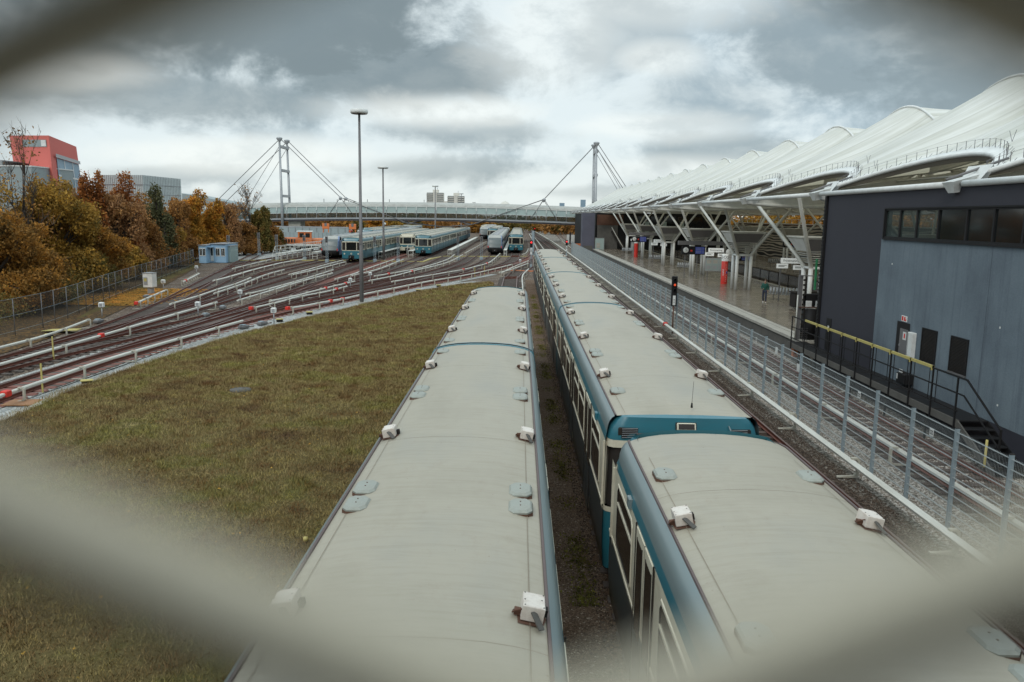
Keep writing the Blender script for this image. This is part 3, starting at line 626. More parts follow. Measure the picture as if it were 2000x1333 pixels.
def inst(name, key, fn, parent, loc=(0, 0, 0), rz=0, scale=None):
    me = shared(key, fn); o = bpy.data.objects.new(name, me); col.objects.link(o); o.parent = parent; o.location = loc; o.rotation_euler[2] = rz
    if scale: o.scale = scale
    return o
def win(b, w_=1.7, z0=1.80, z1=2.86, glassm='glassb'):
    h = w_/2; r = .09
    def ring(i, x): 
        return [(x, -h+i+r, z0+i), (x, h-i-r, z0+i), (x, h-i, z0+i+r), (x, h-i, z1-i-r), (x, h-i-r, z1-i), (x, -h+i+r, z1-i), (x, -h+i, z1-i-r), (x, -h+i, z0+i+r)]
    a = ring(0, .001); o_ = ring(.012, .016); i_ = ring(.05, .016); q = ring(.056, -.004)
    b.loft([a, o_], 'cream', True, False); b.loft([o_, i_], 'cream', True, False); b.loft([i_, q], 'dark', True, False)
    b.poly(ring(.05, .004), glassm); b.box(.004, .018, -h+.05, h-.05, 2.50, 2.54, 'cream')
def door(b, detail=0):
    for s in (-1, 1):
        y0, y1 = (-.68, -.02) if s < 0 else (.02, .68)
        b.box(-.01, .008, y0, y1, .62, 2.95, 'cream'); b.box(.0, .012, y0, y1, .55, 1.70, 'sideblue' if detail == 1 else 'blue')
        b.box(.0, .014, y0+.13, y1-.13, 1.55, 2.82, 'glassb'); b.box(.0, .017, y0+.11, y0+.13, 1.53, 2.84, 'dark'); b.box(.0, .017, y1-.13, y1-.11, 1.53, 2.84, 'dark')
    b.box(-.005, .004, -.02, .02, .55, 2.95, 'black'); b.box(.0, .02, -.70, -.68, .5, 3.0, 'dark'); b.box(.0, .02, .68, .70, .5, 3.0, 'dark')
def vent(b):
    def rg(a, c, z, k): return [(-a+k, -c, z), (a-k, -c, z), (a, -c+k*1.3, z), (a, c-k*1.3, z), (a-k, c, z), (-a+k, c, z), (-a, c-k*1.3, z), (-a, -c+k*1.3, z)]
    b.loft([rg(.152, .238, -.05, .065), rg(.152, .238, .012, .065)], 'rust', True, False)
    R_ = [rg(.146, .23, .0, .062), rg(.146, .23, .03, .062), rg(.122, .195, .056, .058), rg(.05, .08, .066, .03)]
    b.loft(R_, 'vent', True, False); b.poly(R_[-1], 'vent')
    b.box(-.008, .008, -.07, -.055, .066, .072, 'rust'); b.box(-.008, .008, .055, .07, .066, .072, 'rust')
def rbox(b):
    b.poly([(-.12, -.16, .004), (.10, -.17, .004), (.14, -.02, .004), (.12, .1, .004), (-.02, .17, .004), (-.13, .08, .004)], 'rust')
    b.bbox(-.10, .10, -.12, .15, .01, .155, 'boxw', .008)
    for x, y in ((-.085, -.10), (.085, -.10), (-.085, .0), (.085, .13), (-.085, .13), (.07, .03)): b.box(x-.006, x+.006, y-.006, y+.006, .155, .158, 'black')
    b.bar((.0, -.12, .11), (.09, -.24, .02), .06, .012, 'concdark'); b.box(-.16, -.10, -.04, .02, .01, .06, 'rust'); b.box(.10, .145, .02, .10, .01, .075, 'dark')
    b.tube([(-.10, -.07, .09), (-.155, -.09, .08), (-.175, -.04, .03), (-.16, .03, .02)], .008, 'rust', 5)
def bogie(b):
    for y in (-1.05, 1.05):
        b.tube([(-.80, y, .42), (.80, y, .42)], .06, 'dark', 8)
        for x in (-.75, .75): b.tube([(x-.07, y, .42), (x+.07, y, .42)], .42, 'dark', 16)
    for x in (-1.0, 1.0): b.box(x-.09, x+.09, -1.7, 1.7, .32, .62, 'dark')
    b.box(-.9, .9, -.4, .4, .3, .7, 'dark')
def coupler(b):
    b.box(-.16, .16, -.55, .0, .55, .85, 'black'); b.tube([(0, -.42, .7), (0, -.70, .7)], .17, 'black', 10); b.tube([(0, -.69, .72), (0, -.72, .72)], .07, 'silver', 8)
    b.box(-.42, .42, -.06, .2, .42, .98, 'dark')
PLAN = [(1.0, .42), (.995, .22), (.965, .10), (.90, .03), (.78, .0), (.5, -.012), (.28, -.015)]
def front_curve(w_, z, off=0.0):
    p = [(k*w_-off*(k > .9), y+off, z) for k, y in PLAN]; return p+[(-x, y, zz) for x, y, zz in p[::-1]]
def cab_front(parent, y, facing=-1, style='std'):
    f = MB(); W_ = lambda z: 1.43 if z < 2.97 else (1.40 if z < 3.2 else (1.33 if z < 3.35 else 1.26))
    lo = 'blue'; hi = 'blue'
    if style == 'white': lo = 'cream'; hi = 'cream'
    f.loft([front_curve(1.40, .50), front_curve(1.43, .95), front_curve(1.43, 1.62)], lo)
    if style == 'white': f.loft([front_curve(1.44, 1.12, -.006), front_curve(1.44, 1.50, -.006)], 'blue')
    f.loft([front_curve(1.435, 1.62, -.005), front_curve(1.435, 1.72, -.005)], 'cream')
    f.loft([front_curve(1.40, 1.72, .02), front_curve(1.39, 2.94, .05)], 'dark')
    f.loft([front_curve(1.43, 2.86, .015), front_curve(1.415, 3.0, .02)], 'cream')
    q_ = .45 if style == 'near' else 1
    f.loft([front_curve(1.42, 3.0, .02), front_curve(1.40, 3.12, .05*q_), front_curve(1.385, 3.24, .09*q_), front_curve(1.33, 3.36, .14*q_), front_curve(1.262, 3.43, .16*q_)], hi)
    top = front_curve(1.262, 3.43, .16*q_); n = len(top); rf = [(x, .45, 3.43+.15*(1-(x/1.25)**2)) for x, yy, z in top]
    f.loft([top, [(x, max(yy, .14)+.02, 3.437+(.032 if style == 'near' else .130)*(1-min(1, abs(x)/1.25)**2.2)) for x, yy, z in top]], hi)
    for s in (-1, 1):
        f.bar((s*.80, -.02, 1.70), (s*.79, .02, 2.92), .10, .07, 'cream'); f.bar((s*1.40, .27, 1.70), (s*1.385, .30, 2.92), .07, .16, 'cream')
        f.bbox(s*1.12-.09, s*1.12+.09, .03, .12, 3.08, 3.24, 'dark', .02)
    o = f.build('cab_front', parent); o.location = (0, y, 0)
    if facing > 0: o.rotation_euler[2] = math.pi
    def g1(b):
        b.poly([(-.74, -.004, 1.76), (.74, -.004, 1.76), (.72, .03, 2.84), (-.72, .03, 2.84)], 'glass')
        b.box(-.78, .78, -.02, .03, 1.70, 1.77, 'dark'); b.box(-.76, .76, .0, .04, 2.84, 2.88, 'dark')
    inst('windscreen', 'windscreen', g1, o)
    def g2(b):
        b.bbox(-.62, .62, -.035, .05, 2.86, 3.02, 'cream', .02); b.box(-.5, .5, -.04, -.03, 2.89, 2.99, 'cream')
    if style != 'near': inst('destination_sign', 'destination', g2, o)
    for s in (-1, 1):
        inst('headlight', 'headlight', lambda b: (b.lathe((0, 0, 0), [(.0, .03), (.08, .03), (.115, .02), (.12, 0)], 'cream', 12)), o, (s*1.02, .0, 1.18)).rotation_euler = (math.pi/2, 0, 0)
    e_ = inst('crest', 'crest', lambda b: (b.lathe((0, 0, 0), [(.06, .012), (.11, .016), (.13, .008), (.13, 0)], 'cream', 14), b.lathe((0, 0, 0), [(0, .014), (.06, .013)], 'black', 12)), o, (0, -.016, 1.2)); e_.rotation_euler = (math.pi/2, 0, 0)
    inst('coupler', 'coupler', coupler, o)
    return o
def section(parent, y0, y1, kA, kB, near=True, flip=False, sidestyle='blue'):
    roof = MB(); R_ = rings(ROOFP, y0, y1, kA, kB); roof.loft(R_, 'roof')
    if near:
        for s in (-1, 1):
            roof.loft([[(s*1.078, r[0][1]+0, 3.4905), (s*1.085, r[0][1], 3.489)] for r in R_ if not ((kA == 'round' and r[0][1] < y0+.8) or (kB == 'round' and r[0][1] > y1-.8))], 'seam', smooth=False)
            roof.loft([[(s*x*(endk(r[0][1]-y0, kA)[0]*endk(y1-r[0][1], kB)[0]), r[0][1], z+endk(r[0][1]-y0, kA)[1]+endk(y1-r[0][1], kB)[1]) for x, z in ((1.228, 3.425), (1.236, 3.452), (1.262, 3.452), (1.268, 3.425))] for r in R_], 'gutter', smooth=False)
        for q in (.17, .5, .83):
            yy = y0+(y1-y0)*q; pr = [(x, z+.0015) for x, z in ROOFP]; pr = [(-x, z) for x, z in pr[::-1] if x > 0]+pr
            roof.loft([[(x, yy-.004, z) for x, z in pr], [(x, yy+.004, z) for x, z in pr]], 'seam', smooth=False)
    ro = roof.build('roof', parent)
    b = MB()
    for m in (1, -1):
        for pf, mat in ((SHP, 'shoulder'), (BANDP, 'blue' if sidestyle == 'blue' else 'cream')):
            rr = rings(pf, y0, y1, kA, kB, False); b.loft([[(m*x, y, z) for x, y, z in r][::m] for r in rr], mat)
        b.loft([[(m*x, y, z) for x, z in ((1.425, 2.97), (1.43, 1.70))][::m] for y in (y0, y1)], 'cream', smooth=False)
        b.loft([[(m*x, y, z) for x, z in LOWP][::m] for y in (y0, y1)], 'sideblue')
        b.loft([[(m*x, y, z) for x, z in ((1.425, 1.74), (1.445, 1.735), (1.445, 1.69), (1.425, 1.685))][::m] for y in (y0, y1)], 'cream', smooth=False)
        b.box(m*1.2-.03, m*1.2+.03, y0+3.6, y1-3.6, .28, .5, 'dark')
    b.box(-1.3, 1.3, y0+.05, y1-.05, .42, .5, 'dark')
    for y, k in ((y0, kA), (y1, kB)):
        if k == 'joint':   # blue gasket ring between the two halves
            s = 1 if y == y0 else -1
            pr = [(x, z) for x, z in ROOFP]+SHP[1:]+BANDP[1:]+LOWP; pr = [(-x, z) for x, z in pr[::-1] if x > 0]+pr
            b.loft([[(x, y-.0*s, z+.022*(z > 3)) for x, z in pr], [(x*1.006, y+.055*s, z+.022*(z > 3)) for x, z in pr], [(x*.998, y+.075*s, z-.002) for x, z in pr]], 'blue', smooth=False)
            b.loft([[(x*.97, y-.14*s, z-.05*(z > 3)) for x, z in pr], [(x*.97, y, z-.05*(z > 3)) for x, z in pr]], 'dark')
    b.build('car_body', parent)
    Ls = y1-y0
    def at(s): return (y1-s) if flip else (y0+s)
    for s, k in ((.85, 'v'), (2.95, 'b'), (5.46, 'v'), (6.06, 'v'), (8.9, 'b'), (11.46, 'v'), (12.06, 'v'), (14.7, 'b'), (16.4, 'v')):
        for m in (-1, 1):
            if k == 'v': inst('roof_vent', 'roof_vent', vent, ro, (m*1.0, at(s), 3.497), rz=0)
            else:
                o = inst('roof_box', 'roof_box', rbox, ro, (m*1.09, at(s), 3.483), rz=0 if m > 0 else .0); o.rotation_euler[1] = m*.2
    for c in (1.6, 5.45, 7.3, 11.05, 12.9, 16.65):
        for m in (-1, 1):
            inst('window', 'window', win, parent, (m*1.43, at(c*Ls/18.3), 0), 0 if m > 0 else math.pi)
    for c in (3.5, 9.15, 14.8):
        for m in (-1, 1):
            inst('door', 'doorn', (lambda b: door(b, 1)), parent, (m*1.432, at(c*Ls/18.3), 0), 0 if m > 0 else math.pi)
    for c in (2.7, Ls-2.7): inst('bogie', 'bogie', bogie, parent, (0, y0+c, 0))
    return ro
XT1, XT2 = -.93, 3.08
t1 = empty('subway_train', (XT1, 0, 0), 'nearest train on the left, its long cream roof beside the lawn', 'train')
section(t1, 3.0, 21.38, 'flat', 'joint', flip=True); section(t1, 21.55, 39.9, 'joint', 'round')
cab_front(t1, 39.95, 1); cab_front(t1, 2.95, -1)
t2 = empty('subway_train', (XT2, 0, 0), 'long middle train whose flat blue cab end shows behind the nearest right hand roof', 'train')
rr = section(t2, 14.3, 32.45, 'cab', 'joint', flip=True); section(t2, 32.62, 50.8, 'joint', 'joint'); section(t2, 50.97, 69.2, 'joint', 'joint', flip=True); section(t2, 69.4, 87.5, 'joint', 'round')
cf = cab_front(t2, 14.14, -1, 'near'); cab_front(t2, 87.55, 1)
def tlamp(b): b.bbox(-.17, .17, -.06, .06, -.07, .07, 'cream', .015); b.box(-.145, .145, -.066, -.058, -.05, .05, 'glassb'); b.bbox(-.19, .19, -.02, .06, -.09, .09, 'dark', .015)
o = inst('marker_lamp', 'marker_lamp', tlamp, cf, (.02, .03, 3.27)); o.rotation_euler[0] = -.35
b = MB(); b.tube([(-.9, -.02, 3.06), (-.86, -.03, 3.12), (-.6, -.035, 3.14), (.6, -.035, 3.14), (.86, -.03, 3.12), (.9, -.02, 3.06)], .03, 'rust', 8); b.box(-.9, .9, -.025, .0, 2.98, 3.12, 'glassb'); b.build('windscreen_top', cf)
for s in (-1, 1):
    b = MB(); b.box(-.15, .15, -.01, .02, -.1, .1, 'dark')
    for k in range(5): b.bar((-.14, -.02, -.08+.04*k), (.14, -.02, -.07+.04*k), .03, .008, 'silver')
    o = b.build('louvre', cf); o.location = (s*1.0, .03, 3.14)
b = MB(); b.tube([(.82, .03, 3.12), (.82, -.06, 3.16), (.82, -.07, 3.24), (.80, .03, 3.30)], .014, 'shoulder', 6); b.build('grab_handle', cf)
b = MB(); b.tube([(.17, 14.45, 3.57), (.17, 14.45, 3.66)], [.022, .014], 'black', 8); b.tube([(.17, 14.45, 3.66), (.20, 14.52, 4.05)], .0035, 'dark', 5); b.build('roof_aerial', t2)
b = MB(); b.bbox(-.03, .03, -.09, .09, -.08, .08, 'blue', .01); o = b.build('indicator_lamp', t2); o.location = (-1.44, 15.9, 3.02)
t3 = empty('subway_train', (XT2, 0, 0), 'nearest train on the right, rounded grey roof end in the bottom right corner', 'train')
section(t3, -5.72, 13.12, 'flat', 'round'); cab_front(t3, 13.06, 1)
b = MB(); b.bbox(-.03, .03, -.09, .09, -.08, .08, 'shoulder', .01); o = b.build('indicator_lamp', t3); o.location = (-1.44, 10.9, 3.02)
# far side of the roof end: silver trim strip
def yard_train(x, y0, n, label, style='std', z=0):
    t = empty('subway_train', (x, y0, z), label, 'train', 'trains parked in the yard')
    for k in range(n):
        a = k*18.4; section_far(t, a+(.4 if k == 0 else .05), a+18.3, style)
    cab_front(t, 0, -1, style)
    return t
def section_far(parent, y0, y1, style):
    key = 'far%s%.1f' % (style, y1-y0); Ls = y1-y0
    def fr(b):
        b.loft(rings(ROOFP, 0, Ls, 'flat', 'joint'), 'roof')
        for s in (-1, 1): b.loft([[(s*x, y, z) for x, z in ((1.228, 3.425), (1.236, 3.455), (1.27, 3.455), (1.275, 3.425))] for y in (0, Ls)], 'white' if style == 'white' else 'shoulder', smooth=False)
    ro = inst('roof', 'roof'+key, fr, parent, (0, y0, 0))
    def fv(b):
        for s in (1.0, 3, 6, 9, 12, 14.6, 17):
            for m in (-1, 1): b.bbox(m*1.0-.16, m*1.0+.16, s-.22, s+.22, 3.48, 3.60, 'vent', .04)
    inst('roof_vents', 'rv'+key, fv, ro)
    def fb(b):
        for m in (1, -1):
            b.loft([[(m*x, y, z) for x, z in SHP+BANDP[1:]][::m] for y in (0, Ls)], 'blue' if style == 'std' else 'cream')
            b.loft([[(m*x, y, z) for x, z in ((1.425, 2.97), (1.43, 1.70))][::m] for y in (0, Ls)], 'cream', smooth=False)
            b.loft([[(m*x, y, z) for x, z in LOWP][::m] for y in (0, Ls)], 'blue' if style == 'std' else 'cream')
            if style != 'std': b.loft([[(m*x, y, z) for x, z in ((1.44, 1.55), (1.445, 1.1))][::m] for y in (0, Ls)], 'blue')
        b.box(-1.3, 1.3, 0, Ls, .42, .5, 'dark'); b.box(-1.1, 1.1, 4, Ls-4, .2, .45, 'dark'); b.box(-1.2, 1.2, Ls, Ls+.12, .6, 3.3, 'black')
    inst('car_body', 'cb'+key, fb, parent, (0, y0, 0))
    for c in (1.6, 5.45, 7.3, 11.05, 12.9, 16.65): inst('window', 'window', win, parent, (1.432, y0+c*Ls/18.4, 0))
    for c in (3.5, 9.15, 14.8): inst('door', 'door', door, parent, (1.434, y0+c*Ls/18.4, 0))
    def fd(b):
        for c in (1.6, 3.5, 5.45, 7.3, 9.15, 11.05, 12.9, 14.8, 16.65): b.box(-1.447, -1.432, c-.6, c+.6, 1.8, 2.86, 'glassb')
    inst('window_row', 'wr'+key, fd, parent, (0, y0, 0))
    for c in (2.7, Ls-2.7): inst('bogie', 'bogie', bogie, parent, (0, y0+c, 0))
yard_train(-24.7, 118, 5, 'blue and cream train parked left, its front partly behind the tall lamp post')
yard_train(-16.6, 139, 6, 'blue and cream train in the yard centre, right of the white fronted one')
yard_train(-20.6, 148, 5, 'white fronted train with a blue stripe parked between the two blue trains', 'white')
yard_train(-.6, 157, 5, 'blue train seen head on, rightmost of the parked fronts')
yard_train(-7.45, 226, 4, 'teal train end far back beside the distant sloped nose train')
yard_train(-34.4, 182, 5, 'far back train of which only the grey roof shows above the left ones')
yard_train(-38.6, 205, 4, 'farthest left train, pale roof strip just below the footbridge')
MT['cblue'] = dirty('dull_blue_silver', (.16, .22, .36), (.30, .33, .38), .3, .2, scale=1)
MT['croof'] = dirty('pale_train_roof', (.36, .36, .33), (.22, .21, .19), .6, scale=.8, amt=.7)
MT['cside'] = dirty('grey_violet_side', (.21, .21, .25), (.12, .12, .15), .4)
def modern(x, y0, n, label, sidem='cside'):
    t = empty('modern_subway_train', (x, y0, 0), label, 'train', 'sloped nose trains parked in the yard')
    yf = [(.45, .25, 1.30), (.75, .0, 1.38), (1.12, .02, 1.40), (1.25, .14, 1.40), (1.9, .36, 1.42), (2.6, .70, 1.40), (3.0, 1.0, 1.36), (3.25, 1.35, 1.28), (3.42, 1.9, 1.18), (3.46, 2.5, 1.10)]
    KX = [(1.0, .95), (.985, .55), (.94, .26), (.86, .13), (.72, .05), (.4, .0), (0, -.02)]
    def curve(z, y, w_): p = [(k*w_, y+dy*(1 if z < 3 else .7), z) for k, dy in KX]; return p+[(-a, c, d) for a, c, d in p[:-1][::-1]]
    C_ = [curve(*q) for q in yf]
    b = MB(); b.loft(C_[:3], 'black')
    for i in range(2, len(C_)-1):
        for s0, s1, m in ((0, 4, sidem if sidem != 'cside' else 'cblue'), (9, 13, 'silver')):
            b.loft([C_[i][s0:s1], C_[i+1][s0:s1]], m)
        b.loft([C_[i][3:10], C_[i+1][3:10]], 'cscreen' if 2 < i < 6 else ('black' if i == 2 else 'croof'))
    o = b.build('nose', t)
    b = MB(); w5 = [Vector(p)+Vector((0, -.02, 0)) for p in C_[4][4:9]]; w6 = [Vector(p)+Vector((0, -.02, .0)) for p in C_[6][4:9]]; b.loft([[p*1 for p in w5], w6], 'cscreen'); b.build('windscreen', o)
    for s in (-1, 1):
        b = MB(); b.bbox(-.07, .07, -.05, .1, -.16, .2, 'red', .02); h = b.build('tail_light', o); h.location = (s*1.24, .22, 1.32)
    inst('coupler', 'coupler', coupler, o)
    SP = [(1.10, 3.46), (1.25, 3.36), (1.36, 3.15), (1.42, 2.8)]
    for k in range(n):
        a = k*18.4+(.9 if k == 0 else 0); e = (k+1)*18.4-.15
        b = MB(); pr = [(0, 3.47), (.35, 3.47), (.36, 3.42), (.75, 3.42), (.76, 3.50)]+SP; pr = [(-x_, z_) for x_, z_ in pr[::-1] if x_ > 0]+pr
        b.loft([[(x_, a+(1.6 if k == 0 else 0), z_) for x_, z_ in pr], [(x_, e, z_) for x_, z_ in pr]], 'croof', smooth=False)
        for y_ in (a+5, a+9.5, a+14): b.bbox(-.55, .55, y_-1, y_+1, 3.43, 3.56, 'silver', .03)
        b.build('roof', t)
        b = MB()
        for m in (1, -1):
            b.loft([[(m*x_, y_, z_) for x_, z_ in ((1.42, 2.8), (1.44, 2.2), (1.44, 1.2), (1.38, .5))][::m] for y_ in (a, e)], sidem)
            for c in range(6): b.box(m*1.435-.01, m*1.435+.01, a+1.6+c*2.8, a+3.4+c*2.8, 1.7, 2.65, 'glass')
        b.box(-1.2, 1.2, a+.5, e, .25, .5, 'dark'); b.box(-1.2, 1.2, e, e+.14, .6, 3.2, 'black'); b.build('car_body', t)
        for c in (3.0, 15.2): inst('bogie', 'bogie', bogie, t, (0, a+c, 0))
    return t
modern(-4.5, 149, 6, 'sloped nose grey train parked left of the head on blue train')
modern(-30.1, 127, 6, 'blue and grey sloped nose train left of the lamp post', 'cblue')
modern(-10.95, 250, 5, 'small distant sloped nose train just under the footbridge')
# two extra roofs further back in the yard
yard_train(-12.8, 296, 3, 'very distant train beyond the footbridge in the yard middle', 'white')
# ------------------------------------------------------------------ station
XC = 30.5   # roof centre line
XR = 27.3   # scalloped rib line
GX = XC-14.65
b = MB(); b.box(14.5, 24.4, 40.4, 157, -.2, .985, 'conc'); b.box(14.42, 14.5, 40.4, 157, -.2, .80, 'concdark')
o = b.build('platform'); tag(o, kind='structure')
b = MB(); b.box(15.3, 24.4, 40.4, 157, .985, 1.0, 'floor'); tag(b.build('platform_floor'), kind='structure')
b = MB(); b.box(14.35, 15.3, 40.2, 157, .86, 1.004, 'conc'); b.box(14.9, 14.93, 40.2, 157, 1.004, 1.006, 'dark'); b.box(15.28, 15.32, 40.2, 157, 1.0, 1.008, 'dark'); b.box(24.0, 24.5, 40.4, 157, .9, 1.004, 'conc'); tag(b.build('platform_edge'), kind='structure')
b = MB(); b.box(30.9, 41.4, 36, 157, -.2, 1.0, 'floor'); tag(b.build('platform'), kind='structure')
sheet('track_bed', [(24.5, 30), (30.9, 30), (30.9, 160), (24.5, 160)], -.19, 'ballastB')
sheet('path', [(10.25, -20), (10.32, -20), (10.32, 200), (10.25, 200)], -.19, 'conc')
# canopy
YB = [27.42+12.66*k for k in range(-2, 17)]
can = empty('membrane_canopy', (XC, 0, 0), 'white tensile membrane roof with eye shaped openings over the station platforms', 'canopy')
def sprof(v): return max(0.0, math.sin(math.pi*v))**.47
XE, ZE, ZR = 14.85, 8.42, 12.35
nu, nv = 18, 30
def mpt(u, v, side):
    s = sprof(v); xe = XE+3.1*s; ze = ZE+1.35*s; r = 1-(2*v-1)**2; zr = ZR+2.75*r
    if u > 1:
        t = min(1, u-1); return XR+(XC-XR)*t, (zr-.0)+(13.55+1.3*r-zr)*(t*t*(3-2*t))
    x = xe+(XR-xe)*u; z = ze+(zr-ze)*u-(.12*r+1.15*(1-r)*u*1.5)*4*u*(1-u)+.10*math.sin(math.pi*u)*math.cos(6*math.pi*v)*.5
    return x, z
def mbay(b, L_=12.66):
    for side in (-1,):
        rows = []
        for i in range(nu+1):
            row = []
            for j in range(nv+1):
                v = j/nv; v = .5-.5*math.cos(math.pi*v); x, z = mpt(i/14 if i <= 14 else 1+(i-14)/4, v, side); row.append((side*(x-XC), v*L_, z))
            rows.append(row)
        b.loft(rows, 'membrane')
def rim(b, L_=12.66):
    for side in (-1,):
        p = []
        for j in range(33):
            v = .5-.5*math.cos(math.pi*j/32); x, z = mpt(0, v, side); p.append(Vector((side*(x-XC), v*L_, z)))
        b.tube(p, .10, 'white', 6)
        fl = [Vector((side*(mpt(.045, .5-.5*math.cos(math.pi*j/32), 1)[0]-XC), q.y+(6.33-q.y)*.0, mpt(.045, .5-.5*math.cos(math.pi*j/32), 1)[1]+.07)) for j, q in enumerate(p)]
        b.loft([[q+Vector((0, 0, .10)) for q in p], fl, [q-Vector((0, 0, .07)) for q in fl]], 'white'); b.loft([[q-Vector((0, 0, .05)) for q in p], [Vector((q.x+side*.12, q.y, q.z-.28*min(1, (q.z-ZE)*1.5))) for q in p]], 'fascia')
def spikes(b, L_=12.66):
    for side in (-1,):
        last = None
        for j in range(1, 30):
            v = .5-.5*math.cos(math.pi*j/30); x, z = mpt(.035, v, side); q = Vector((side*(x-XC), v*L_, z))
            b.tube([q, q+Vector((-side*.0, 0, .42))], .012, 'pole', 4, False); b.tube([q, q+Vector((side*.28, .1, .25))], .008, 'pole', 4, False)
            if last: b.tube([last+Vector((0, 0, .40)), q+Vector((0, 0, .40))], .005, 'pole', 3, False)
            last = q
def vee(k):
    u, v = ((.12, .12), (.1, .3))[k]
    def f(b, L_=12.66): x, z = mpt(u, v, -1); q = Vector((-(x-XC), v*L_, z)); b.tube([q+Vector((0, .22, .42)), q, q+Vector((0, -.22, .42))], .01, 'pole', 4)
    return f
def ridge(b, L_=12.66):
    for q in (-1,):
        p = [Vector((q*(XC-XR), j/20*L_, mpt(1, j/20, 1)[1]+.03)) for j in range(21)]; b.tube(p, .09, 'white', 6)
def seam(b):
    for side in (-1,):
        p = [Vector((side*(mpt(i/10, 0, 1)[0]-XC), 0, mpt(i/10, 0, 1)[1]+.03)) for i in range(21)]; b.tube(p, .04, 'wsteel', 5)
def truss(b):
    for side in (-1,):
        t0, t1_ = [], []
        for i in range(15):
            u = i/14; x, z = mpt(u, 0, 1); t0.append((side*(x-XC), -.06, z-.12)); t1_.append((side*(x-XC), -.06, z-.30-1.15*math.sin(math.pi*min(1, u*1.02))**.8))
        b.loft([t0, t1_], 'wsteel'); b.loft([[(x, .06, z) for x, y, z in t0], [(x, .06, z) for x, y, z in t1_]], 'wsteel')
        b.tube(t1_, .13, 'wsteel', 6); b.tube([(side*-15.3, 0, 8.1), (0, 0, 9.6)], .03, 'dark', 5)
def subrib(b):
    for dy in (3.2, 6.33, 9.5):
        v = dy/12.66
        for side in (1, -1):
            p = [Vector((side*(mpt(i/10, v, 1)[0]-XC), dy, mpt(i/10, v, 1)[1]-.62-.5*math.sin(math.pi*i/10))) for i in range(1, 11)]
            q = [a+Vector((0, 0, .45)) for a in p]; b.loft([p, q], 'wsteel'); b.tube(p, .07, 'wsteel', 5)
    for x, z in ((-12, 9.9), (-8, 11.2), (-3.2, 12.4), (3.2, 12.4), (8, 11.2), (12, 9.9)): b.tube([(x, 0, z-.9), (x, 12.66, z-.9)], .05, 'wsteel', 5)
    for s in (-1, 1): b.tube([(s*9, 0, 8.9), (s*3, 12.66, 10.8)], .025, 'dark', 4); b.tube([(s*3, 0, 10.8), (s*9, 12.66, 8.9)], .025, 'dark', 4)
def etube(b):
    for s in (1,): b.tube([(-s*GX, .55, 8.32), (-s*GX, 12.2, 8.32)], .11, 'white', 12); b.tube([(-s*GX, -.05, 8.34), (-s*GX, .6, 8.33)], .07, 'pole', 8); b.tube([(-s*GX, 12.1, 8.33), (-s*GX, 12.7, 8.34)], .07, 'pole', 8)
def brack(b):
    for s in (1,):
        b.loft([[(-s*(GX+.3), -.38, 8.38), (-s*(GX+.3), .38, 8.38), (-s*(GX+.15), .18, 8.02), (-s*(GX+.15), -.18, 8.02)], [(-s*(GX-.95), -.34, 8.75), (-s*(GX-.95), .34, 8.75), (-s*(GX-.75), .16, 8.15), (-s*(GX-.75), -.16, 8.15)]], 'white', True, False)
        b.poly([(-s*(GX+.3), -.38, 8.38), (-s*(GX+.3), .38, 8.38), (-s*(GX+.15), .18, 8.02), (-s*(GX+.15), -.18, 8.02)], 'white'); b.tube([(-s*(GX+.35), 0, 8.45), (-s*(GX-1.65), 0, 9.2)], .045, 'pole', 6)
        b.loft([[(-s*(GX-.35), -.55, 8.30), (-s*(GX-.35), .55, 8.30)], [(-s*(GX-.75), -.75, 8.95), (-s*(GX-.75), .75, 8.95)]], 'white', False, False)
for k, y in enumerate(YB):
    for m in (1, -1):
        if k < len(YB)-1:
            inst('membrane', 'mbay', mbay, can, (0, y, 0), scale=(m, 1, 1)); inst('opening_rim', 'rim', rim, can, (0, y, 0), scale=(m, 1, 1)); inst('ridge_arch', 'ridge', ridge, can, (0, y, 0), scale=(m, 1, 1))
            inst('edge_tube', 'etube', etube, can, (0, y, 0), scale=(m, 1, 1))
            if k < 12 and m < 0: inst('bird_wires', 'spikes', spikes, can, (0, y, 0), scale=(-1, 1, 1)); inst('bird_spike', 'vee0', vee(0), can, (0, y, 0), scale=(-1, 1, 1)); inst('bird_spike', 'vee1', vee(1), can, (0, y, 0), scale=(-1, 1, 1))
        inst('seam', 'seam', seam, can, (0, y, 0), scale=(m, 1, 1)); inst('roof_truss', 'truss', truss, can, (0, y, 0), scale=(m, 1, 1)); inst('edge_bracket', 'brack', brack, can, (0, y, 0), scale=(m, 1, 1))
    if k < len(YB)-1: inst('rib', 'subrib', subrib, can, (0, y, 0))
